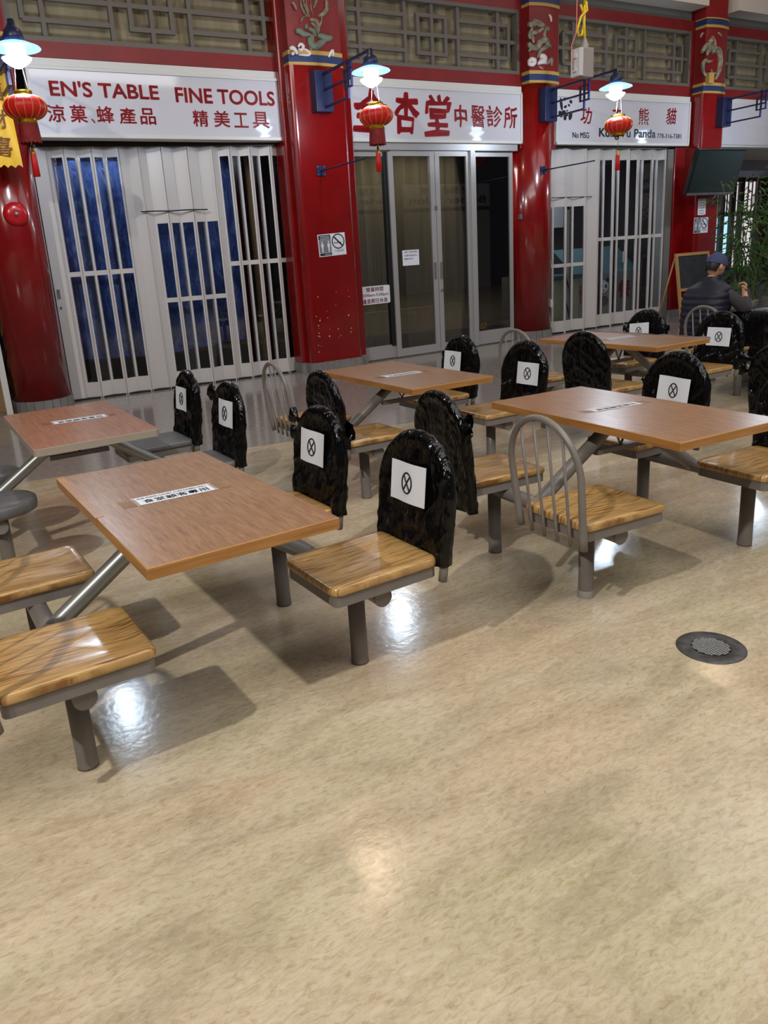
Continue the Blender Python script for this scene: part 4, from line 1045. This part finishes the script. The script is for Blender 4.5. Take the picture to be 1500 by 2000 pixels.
TL = {1: 'wood-laminate table in the left foreground with an orange patched edge', 2: 'reddish laminate table with rounded grey edge at the left', 3: 'brown laminate table in the middle of the hall before the wide red pier', 4: 'wood-laminate table in the right foreground with the bare hoop chair before it',
      5: 'brown laminate table in the back right with peeling clear tape on its edge', 9: 'wood-laminate table just past the right edge beside the bagged chairs', 6: 'table under black plastic beside the seated man'}
for k in (1, 2, 3, 4, 5, 6, 9):
    T = table_parts(TF[k], TL[k], 'lamr' if k in (2,) else 'lam', 'edgeg' if k == 2 else 'edge', .03 if k == 2 else .006, 'steelbare' if k in (1, 2) else 'gunmetal')
    if k == 1:
        part('edge_patch', MB().box(-TW/2-.0015, -TW/2+.03, -.05, TD/2, TOP, TOP+.0012).box(-TW/2-.002, -TW/2, -.05, TD/2, TOP-.03, TOP+.001), 'edge', T, 'worn orange edge strip')
    if k == 5:
        part('peeling_tape', MB().grid(lambda i, j: (TW/2+.004+.008*math.sin(i*1.3)*j/3, -TD/2+TD*i/20, TOP-.012+.02*(j/3)+.004*math.sin(i*2.1)), 20, 3), 'ductape', T, 'peeling clear tape')
# chairs: (table, side, far/near, kind, bag?, sign?)
protos = {}
def chair(kind, oy, ly=0.0):
    key = (kind, oy, ly)
    if key not in protos: protos[key] = make_chair(oy, kind, ly); return protos[key]
    return copy_tree(protos[key])
SL = {1: 'front left table', 2: 'left table', 3: 'middle table', 4: 'front right table', 5: 'back right table', 6: 'table under black plastic', 9: 'table past the right edge'}
G = 'oak seated chairs fixed to the food court tables'
spec = [
 (1, -1, -1, 'oak', None, None, 'oak seat in the bottom left corner, nearest to the camera'),
 (1, -1, 1, 'oak', None, None, 'oak seat at the left edge behind the nearest corner seat'),
 (1, 1, -1, 'oak', dict(seed=11), (-.00, .705, 0), 'oak chair in a black bag right of the front left table, nearer one'),
 (1, 1, 1, 'oak', dict(seed=12, ears=((-.20, .80, -1, .35, .085), (.20, .80, 1, .35, .085), (-.205, .74, -1, .0, .07))), (.0, .715, -.02), 'oak chair in a black bag behind the front left table'),
 (2, 1, -1, 'metal', dict(seed=21, ears=((-.20, .80, -1, .1, .10),)), (.05, .725, 0), 'grey seated chair in a black bag with side knot, at the left table'),
 (2, 1, 1, 'metal', dict(seed=22, ears=((-.20, .72, -1, 0, .05),)), (.0, .715, 0), 'grey seated chair in a black bag at the left table, farther one'),
 (3, 1, -1, 'oak', dict(seed=31, puff=1.0), (.08, .68, 0), 'oak chair in a black bag right of the middle table, facing the camera'),
 (3, 1, 1, 'oak', dict(seed=32, ears=((-.21, .74, -1, 0, .04),)), (-.05, .70, 0), 'oak chair in a black bag behind the middle table'),
 (3, -1, -1, 'oak', dict(seed=33, puff=.8), None, 'oak chair in a black bag left of the middle table'),
 (3, -1, 1, 'oak', None, None, 'bare hoop-backed chair left of the middle table, before the red pier'),
 (4, -1, -1, 'oak', None, None, 'bare hoop-backed oak chair in front of the front right table'),
 (4, -1, 1, 'oak', dict(seed=41, z0=.30, puff=.9, ears=((-.2, .78, -1, .1, .07), (-.21, .72, -1, .3, .05)), tie=True), None, 'oak chair in a long loose black bag left of the front right table'),
 (4, 1, 1, 'oak', dict(seed=42, puff=1.0, ears=((-.20, .72, -1, -.2, .05),)), (.02, .685, -.03), 'oak chair in a black bag behind the front right table'),
 (4, 1, -1, 'oak', dict(seed=43), None, 'bagged chair cut by the right edge at the front right table'),
 (5, -1, 1, 'oak', None, None, 'bare hoop-backed chair left of the back right table'),
 (5, -1, -1, 'oak', dict(seed=51, puff=.9), None, 'oak chair in a plain black bag before the back right table'),
 (5, 1, 1, 'oak', dict(seed=52, ears=((-.21, .72, -1, 0, .06), (.2, .74, 1, 0, .05))), (-.05, .70, .10), 'oak chair in a black bag behind the back right table, by the shutter'),
 (5, 1, -1, 'oak', dict(seed=53), (.02, .69, 0), 'oak chair in a black bag just in front of the seated man'),
 (9, -1, 1, 'oak', dict(seed=91, puff=1.1, ears=((.2, .78, 1, .1, .09), (.21, .70, 1, .3, .08))), None, 'bagged chair at the right edge with a knotted bundle'),
 (6, -1, -1, 'oak', dict(seed=61, puff=1.1), None, 'bagged chair at the right edge by the plastic-covered table'),
]
for k, sx, sy, kind, bag, sg, lab in spec:
    fr = TF[k]; face = -sx
    s = sy*face            # offset sign in chair axes
    oy = .045*s
    c = chair(kind, round(oy, 3)); place(c, fr, sx*.535, sy*.337, face, lab, G if kind == 'oak' else 'grey seated chairs of the left table')
    if (k, sx, sy) == (4, -1, -1): part('scuffed_foot', MB().lathe([(.0365, .0), (.0362, .012), (.0352, .034), (.034, .036)], (0, 0, 0), 20), 'scuff', c, 'scuffed pale foot of the leg', root=protos[('oak', round(oy, 3), 0.0)])
    if bag:
        b = make_bag(oy, **{a: ([(e[0]*1, *e[1:]) for e in v] if a == 'ears' else v) for a, v in bag.items()})
        place(b, fr, sx*.535, sy*.337, face, 'black bin liner over the '+lab.split(',')[0].replace('oak chair in a black bag', 'chair').replace('oak chair in a long loose black bag', 'chair').replace('oak chair in a plain black bag', 'chair').replace('grey seated chair in a black bag', 'grey chair').replace('bagged ', ''), 'black bin liners pulled over chair backs')
    if sg:
        p = make_sign(oy, oy+sg[0], sg[1], sg[2], k+sx+sy); place(p, fr, sx*.535, sy*.337, face, 'white crossed-circle paper on the '+lab.split(',')[0].replace('oak chair in a black bag', 'bagged chair').replace('grey seated chair in a black bag', 'bagged grey chair'), 'white papers with a crossed circle on the bags')
# round stools of the left table
for y, lab in ((4.25, 'round dark grey stool at the left edge, nearer one'), (4.95, 'round dark grey stool at the left edge, farther one')):
    st = chair('stool', 0); place(st, ROOM, .185, y, 1, lab, 'round grey stools of the left table'); st['category'] = 'stool'; st.name = 'round_stool'
# the seated man's chair
c = make_chair(.2, 'oak', 0.0); place(c, ROOM, 6.89, 4.56, 1, 'bare hoop-backed chair the man in the navy vest sits on', G)

# table notices
NT = {1: ((-.165, .145, -.025, .078), 'white notice strip taped on the front left table'), 2: ((-.12, .20, .005, .105), 'white notice strip taped on the left reddish table'), 3: ((-.175, .125, -.095, -.005), 'white notice strip taped on the middle table'),
      4: ((-.14, .175, .03, .10), 'white notice strip taped on the front right table'), 5: ((-.11, .20, -.015, .07), 'white notice strip taped on the back right table')}
for k, ((a, b, c0, d), lab) in NT.items():
    fr = TF[k]; z = TOP+.0012
    t = thing('table_notice', lab, 'notice', ((a+b)/2, (c0+d)/2, TOP), fr, 'paper notices taped on the tabletops')
    sh = -.15 if k == 1 else -.2
    S_ = lambda x, y: (x, y+sh*(x-(a+b)/2)*.3)
    part('paper_strip', MB().prism([S_(a, c0), S_(b, c0), S_(b, d), S_(a, d)], z, z+.0008), 'paper', t)
    mb = MB(); hh = d-c0
    letter(mb, 'FOR FOOD COURT CUSTOMERS ONLY', a+.02, b-.02, d-hh*.32, d-hh*.14, lambda x, y: (*S_(x, y), z+.0014), .01)
    letter(mb, '食堂顧客專用', a+.03, b-.03, c0+hh*.12, c0+hh*.56, lambda x, y: (*S_(x, y), z+.0014), .01)
    part('print', mb, 'redink' if k == 2 else 'ink', t)
    for x0, x1 in ((a-.05, a+.012), (b-.012, b+.05)): part('clear_tape', MB().prism([S_(x0, c0+.004), S_(x1, c0+.002), S_(x1, d-.01), S_(x0, d-.006)], z+.0009, z+.0012), 'tape', t)
# black plastic over table 6
fr = TF[6]
def cov(i, j):
    n = 40; a = 2*PI*i/n; P = (math.cos(a), math.sin(a)); q = max(abs(P[0]), abs(P[1])); px_, py_ = P[0]/q, P[1]/q
    lv = [0, .5, .97, 1.0, 1.02, 1.03, 1.05, 1.06][j]; zz = [.80, .80, .79, .765, .70, .58, .42, .30][j]
    w = .03*noise.noise(Vector((i*.7, j*.9, 4)))*(j > 2) + .012*math.sin(i*1.9)*(j > 3)
    return (px_*(TW/2+.03)*lv+w*px_, py_*(TD/2+.03)*lv+w*py_, zz+.012*noise.noise(Vector((i*.5, j, 2))))
single('plastic_table_cover', MB().grid(cov, 40, 7, True), 'bag', 'black plastic draped over the table beside the seated man', 'table cover', (0, 0, 0), fr)

# --- floor drain
cx, cy = 2.44, 1.645
t = thing('floor_drain', 'round dark floor drain with a honeycomb grate at lower right', 'drain', (cx, cy, 0))
part('outer_ring', MB().lathe([(.072, .002), (.074, .004), (.124, .004), (.127, .0015), (.127, 0)], (cx, cy, 0), 48), 'drainring', t)
part('pit', MB().lathe([(.072, .0012), (.0, .0012)], (cx, cy, 0), 32), 'black', t)
mb = MB(); s = .0095
for a in range(-9, 10):
    for b in range(-9, 10):
        x, y = cx+s*(a+.5*(b % 2)), cy+s*.866*b
        if math.hypot(x-cx, y-cy) > .068: continue
        H6 = [(x+s*.56*math.cos(PI/6+PI/3*k), y+s*.56*math.sin(PI/6+PI/3*k)) for k in range(6)]; I6 = [(x+s*.36*math.cos(PI/6+PI/3*k), y+s*.36*math.sin(PI/6+PI/3*k)) for k in range(6)]
        mb.add([(p[0], p[1], .004) for p in H6]+[(p[0], p[1], .0025) for p in I6], [(k, (k+1) % 6, 6+(k+1) % 6, 6+k) for k in range(6)])
part('honeycomb_grate', mb, 'steelbare', t)

# ================================================================== PERSON
PX, PY = 6.93, 5.02
def skin_mesh(chains, name, lv=2):
    """chains: list of lists of (x,y,z,r); joined at equal coordinates"""
    verts, rad, edges, idx = [], [], [], {}
    for ch in chains:
        prev = None
        for (x, y, z, r) in ch:
            k = (round(x, 4), round(y, 4), round(z, 4))
            if k not in idx: idx[k] = len(verts); verts.append((x, y, z)); rad.append(r)
            i = idx[k]
            if prev is not None and prev != i: edges.append((prev, i))
            prev = i
    me = bpy.data.meshes.new(name); me.from_pydata(verts, edges, []); o = bpy.data.objects.new(name, me); COL.objects.link(o)
    md = o.modifiers.new('skin', 'SKIN'); md.use_smooth_shade = True
    for i, r in enumerate(rad):
        rr = r if isinstance(r, tuple) else (r, r); me.skin_vertices[0].data[i].radius = rr; me.skin_vertices[0].data[i].use_root = (i == 0)
    s = o.modifiers.new('sub', 'SUBSURF'); s.levels = s.render_levels = lv
    bpy.context.view_layer.update()
    m2 = bpy.data.meshes.new_from_object(o.evaluated_get(bpy.context.evaluated_depsgraph_get()))
    mb = MB(); mb.add([v.co[:] for v in m2.vertices], [tuple(p.vertices) for p in m2.polygons], True)
    bpy.data.objects.remove(o); bpy.data.meshes.remove(me); bpy.data.meshes.remove(m2)
    return mb
PF = Frame((PX, PY, .02), 0)
man = thing('person', 'seated man seen from behind in a slate blue cap and navy quilted vest', 'person', (0, 0, 0), PF)
pel = (0, 0, .56, .13); ch_ = [pel, (.02, 0, .70, .125), (.05, 0, .86, .14), (.08, 0, .98, .10), (.105, 0, 1.075, .058), (.13, 0, 1.13, .055)]
Rsh = (.09, -.18, .955, .048); Rel = (.22, -.33, .76, .042); Rwr = (.36, -.20, .93, .027); 
Lsh = (.09, .18, .955, .048); Lel = (.26, .27, .76, .042); Lwr = (.40, .10, .88, .027)
chains = [ch_, [(.08, 0, .98, .10), Rsh, (.15, -.27, .87, .048), Rel, (.30, -.26, .85, .036), Rwr, (.385, -.18, .975, (.036, .02))],
          [(.08, 0, .98, .10), Lsh, (.17, .24, .87, .048), Lel, (.33, .18, .82, .036), Lwr, (.43, .06, .92, (.036, .02))],
          [pel, (.05, -.10, .54, .088), (.28, -.14, .55, .075), (.46, -.15, .53, .06), (.47, -.14, .30, .05), (.44, -.14, .11, .038), (.50, -.15, .05, .035), (.60, -.16, .035, .03)],
          [pel, (.05, .10, .54, .088), (.26, .17, .55, .075), (.43, .24, .53, .06), (.40, .25, .30, .05), (.36, .26, .11, .038), (.42, .27, .05, .035), (.52, .28, .035, .03)]]
body = skin_mesh(chains, 'body')
# head with jaw, nose, brow, ears
hc = Vector((.165, 0, 1.215)); nod = .35
def headP(i, j, n=36, m_=24):
    a = 2*PI*i/n; q = -PI/2+PI*j/m_; d = Vector((math.cos(q)*math.cos(a), math.cos(q)*math.sin(a), math.sin(q)))
    x, y, z = d.x*.098, d.y*.078, d.z*.118
    if z < 0: y *= 1-.28*(-d.z)**1.2; x = x*(1-.15*(-d.z)) + .012*(-d.z)
    if d.x > .8: x += .022*math.exp(-((z+.012)/.022)**2)*math.exp(-(y/.012)**2)      # nose
    if d.x > .5: x += .006*math.exp(-((z-.03)/.014)**2) - .008*math.exp(-((z-.008)/.012)**2)*math.exp(-((abs(y)-.03)/.015)**2) + .005*math.exp(-((z+.05)/.008)**2)*math.exp(-(y/.022)**2)
    # nod forward, turn right
    x, z = x*math.cos(nod)+z*math.sin(nod), -x*math.sin(nod)+z*math.cos(nod)
    tw = -.25; x, y = x*math.cos(tw)-y*math.sin(tw), x*math.sin(tw)+y*math.cos(tw)
    return hc+Vector((x, y, z))
head = MB().grid(lambda i, j: headP(i, j), 36, 24, True)
def headw(v):
    x, y, z = v; x, z = x*math.cos(nod)+z*math.sin(nod), -x*math.sin(nod)+z*math.cos(nod)
    tw = -.25; x, y = x*math.cos(tw)-y*math.sin(tw), x*math.sin(tw)+y*math.cos(tw); return hc+Vector((x, y, z))
for s in (-1, 1):
    head.grid(lambda i, j: headw((-.005+.018*math.cos(2*PI*i/14)*math.sin(PI*j/8), s*(.076+.014*math.cos(PI*j/8)*1.0+.004), -.01+.033*math.sin(2*PI*i/14)*math.sin(PI*j/8))), 14, 8, True)
# hands: palm is the chain end, fingers separate
fing = []
def hand(wr, palm, across, fwd, curl, thumb):
    wr, palm, across, fwd, curl = [Vector(v) for v in (wr, palm, across, fwd, curl)]
    mbh = MB()
    for k, L in enumerate((.066, .076, .071, .056)):
        b = palm+across*(-.030+.020*k); p1 = b+fwd*.028; p2 = p1+(fwd*.55+curl*.83).normalized()*L*.42; p3 = p2+(fwd*-.2+curl).normalized()*L*.36
        mbh.tube([b, p1, p2, p3, p3+(fwd*-.6+curl*.6).normalized()*L*.2], [.0098, .0098, .009, .008, .005], 8)
    b = palm-across*.034-fwd*.035; mbh.tube([b, b-across*.022+curl*.02, b-across*.018+curl*.045+fwd*.02, b-across*.004+curl*.06+fwd*.03], [.012, .011, .0095, .006], 8)
    return mbh
for wr, pm, ac in ((Rwr[:3], (.385, -.18, .975), (.3, .6, -.2)), (Lwr[:3], (.43, .06, .92), (.3, -.6, -.2))):
    f = (Vector(pm)-Vector(wr)).normalized(); a = Vector(ac); a = (a-f*a.dot(f)).normalized(); c_ = f.cross(a).normalized()
    if c_.y*pm[1] > 0: c_ = -c_
    h = hand(wr, pm, a, f, c_, 0); body.add(h.v, h.f, True)
body.add(head.v, head.f, True)
body.smooth = [True]*len(body.f)
bo = part('body', body, 'skin', man)
def shell(chs, nm, mt, lab=None, lv=2): return part(nm, skin_mesh(chs, nm, lv), mt, man, lab)
inf = lambda c, k=.010: [(x, y, z, (r if not isinstance(r, tuple) else r[0])+k) for x, y, z, r in c]
shell([inf([pel, (.05, -.10, .54, .088), (.28, -.14, .55, .075), (.46, -.15, .53, .06), (.47, -.14, .30, .05), (.445, -.14, .13, .045)], .014), inf([pel, (.05, .10, .54, .088), (.26, .17, .55, .075), (.43, .24, .53, .06), (.40, .25, .30, .05), (.365, .26, .13, .045)], .014)], 'trousers', 'jeans')
shell([inf([(.08, -.14, .94, .055), Rsh, (.15, -.27, .87, .05), Rel, (.285, -.27, .83, .04), (.335, -.225, .90, .032)], .018)], 'sleeve', 'sleeve')
shell([inf([(.08, .14, .94, .055), Lsh, (.17, .24, .87, .05), Lel, (.33, .18, .82, .04), (.375, .13, .86, .032)], .018)], 'sleeve', 'sleeve')
# quilted vest: stacked puffed rings, collar on top
rings = []
prof = [(-.0, .53, .155, .205), (.01, .62, .16, .215), (.03, .74, .165, .225), (.05, .86, .165, .235), (.07, .95, .155, .232), (.085, 1.01, .13, .20), (.10, 1.05, .10, .13), (.11, 1.075, .085, .098), (.12, 1.12, .08, .088)]
def ringat(z):
    for a, b in zip(prof, prof[1:]):
        if a[1] <= z <= b[1]:
            u = (z-a[1])/(b[1]-a[1]); return [a[k]*(1-u)+b[k]*u for k in range(4)]
    return list(prof[-1])
NV = 60
def vest(i, j):
    z = .53+(1.12-.53)*j/NV; cx_, _, rx, ry = ringat(z); a = 2*PI*i/48
    puff = .012*abs(math.sin(PI*(z-.53)/.062))**.5 if z < 1.03 else .004
    c, s = math.cos(a), math.sin(a); c = math.copysign(abs(c)**.8, c); s = math.copysign(abs(s)**.85, s)
    k = puff+.004*noise.noise(Vector((c*4, s*4, z*12)))
    return (cx_+(rx+k)*c, (ry+k)*s, z)
part('quilted_vest', MB().grid(vest, 48, NV, True), 'vest', man)
# hair and cap
def capshell(off, qlo, n=40, m_=14):
    def P(i, j):
        a = 2*PI*i/n; lo = qlo(a); q = lo+(PI/2-lo)*j/m_
        d = Vector((math.cos(q)*math.cos(a), math.cos(q)*math.sin(a), math.sin(q)))
        return headw((d.x*(.098+off)-.002, d.y*(.078+off), d.z*(.118+off)))
    return MB().grid(P, n, m_, True)
part('hair', capshell(.007, lambda a: -.55 if abs(math.atan2(math.sin(a), math.cos(a))) > 1.75 else .25), 'hair', man)
cp = part('cap', capshell(.015, lambda a: .12+.05*math.cos(a)), 'cap', man)
mb = MB().grid(lambda i, j: headw((.085+.075*(j/6)*math.cos((i/12-.5)*1.8)+.02, .085*math.sin((i/12-.5)*2.4)*(1-.25*j/6), .022-.012*(j/6)-.018*((i/12-.5)*2)**2)), 12, 6)
part('peak', mb, 'cap', cp, root=man)
part('strap_opening', MB().grid(lambda i, j: headw((-.108*math.cos((i/10-.5)*.9), .088*math.sin((i/10-.5)*1.0)*1.0, .015+.030*(j/4)*math.cos((i/10-.5)*2.6))), 10, 4), 'hair', cp, root=man)
def shoe_m(x, y):
    def P(i, j):
        a = 2*PI*i/20; u = j/8; z = [0, .0, .03, .05, .065, .08, .095, .10, .10][j]; L = [.0, .14, .145, .14, .125, .10, .075, .06, .05][j]; w_ = [.0, .05, .052, .05, .045, .042, .04, .04, .038][j]
        cxs = [.07, .07, .07, .065, .055, .03, .01, 0, -.005][j]
        return (x+cxs+L*math.cos(a), y+w_*math.sin(a), z+.002)
    return MB().grid(P, 20, 8, True)
part('shoe', shoe_m(.45, -.145), 'shoe', man); part('shoe', shoe_m(.37, .265), 'shoe', man)
# phone held in both hands
ph = thing('mobile_phone', 'dark phone held in front of the seated man, green screen', 'phone', (.43, -.08, .98), PF)
def pht(v): return (.43+v[0], -.08+v[1]*.8+v[2]*.0, 1.0+v[2])
part('case', MB().bevbox(-.005, .005, -.075, .075, -.04, .04, .003).tr(pht), 'plasticblk', ph)
part('screen', MB().box(-.0065, -.005, -.07, .07, -.035, .035).tr(pht), 'leaf', ph)  # screen in the plain leaf green

# ================================================================== LIGHT
w = bpy.data.worlds.new('world'); sc.world = w; w.use_nodes = True
w.node_tree.nodes['Background'].inputs[0].default_value = (.95, .97, 1, 1); w.node_tree.nodes['Background'].inputs[1].default_value = .5
def area(name, loc, size, e, col=(1, 1, 1), tgt=None, sy=None):
    l = bpy.data.lights.new(name, 'AREA'); l.energy = e; l.color = col; l.shape = 'RECTANGLE'; l.size = size; l.size_y = sy or size
    o = bpy.data.objects.new(name, l); COL.objects.link(o); o.location = loc
    d = (Vector(tgt)-Vector(loc)) if tgt else Vector((0, 0, -1)); o.rotation_euler = d.to_track_quat('-Z', 'Y').to_euler()
    return o
def spot(name, loc, tgt, e, col, ang=100, r=.1, blend=.6):
    l = bpy.data.lights.new(name, 'SPOT'); l.energy = e; l.color = col; l.spot_size = math.radians(ang); l.spot_blend = blend; l.shadow_soft_size = r
    o = bpy.data.objects.new(name, l); COL.objects.link(o); o.location = loc; o.rotation_euler = (Vector(tgt)-Vector(loc)).to_track_quat('-Z', 'Y').to_euler(); return o
spot('ceiling_spot', (-4.4, -.33, 6.4), (2.2, 2.4, 0), 1550, (1, .96, .88), 110, .09)
area('overhead_fill', (3.0, -.8, 7.5), 9, 430, (1, .99, .98), sy=5)  # added overhead fill for general brightness, not a real skylight
area('hall_fill', (12, 4, 7.5), 8, 170, (1, .98, .98), sy=5)  # unseen fill added for the right of the hall
area('storefront_fill', (4, -3.2, 7.55), 9, 270, (1, .98, .95), (5, 8, 1.5), 1.5)  # added fill that brightens the storefront, no actual row of lamps
for x, y in ((4.5, 8.4), (13.2, 8.8)): area('ceiling_lamp', (x, y, 7.5), .35, 28, (1, .72, .5))
area('shop_fill', (11.3, 11.3, 3.1), 1.4, 60, (.9, .95, 1)); area('clinic_fill', (7.4, 10.32, 3.12), 2.6, 34, (1, .95, .85), sy=.3); area('tarp_fill', (3.0, 10.5, 3.0), 2.0, 5, (.9, .95, 1), sy=.2)  # unseen fills added to brighten restaurant, curtain and tarpaulin behind the glass
sc.view_settings.view_transform = 'Standard'; sc.view_settings.look = 'None'; sc.view_settings.gamma = 1; sc.view_settings.use_curve_mapping = False
sc.view_settings.exposure = 0.0
sc.cycles.max_bounces = 6; sc.cycles.transparent_max_bounces = 16
sc.cycles.use_denoising = True
sc.cycles.sample_clamp_indirect = 4
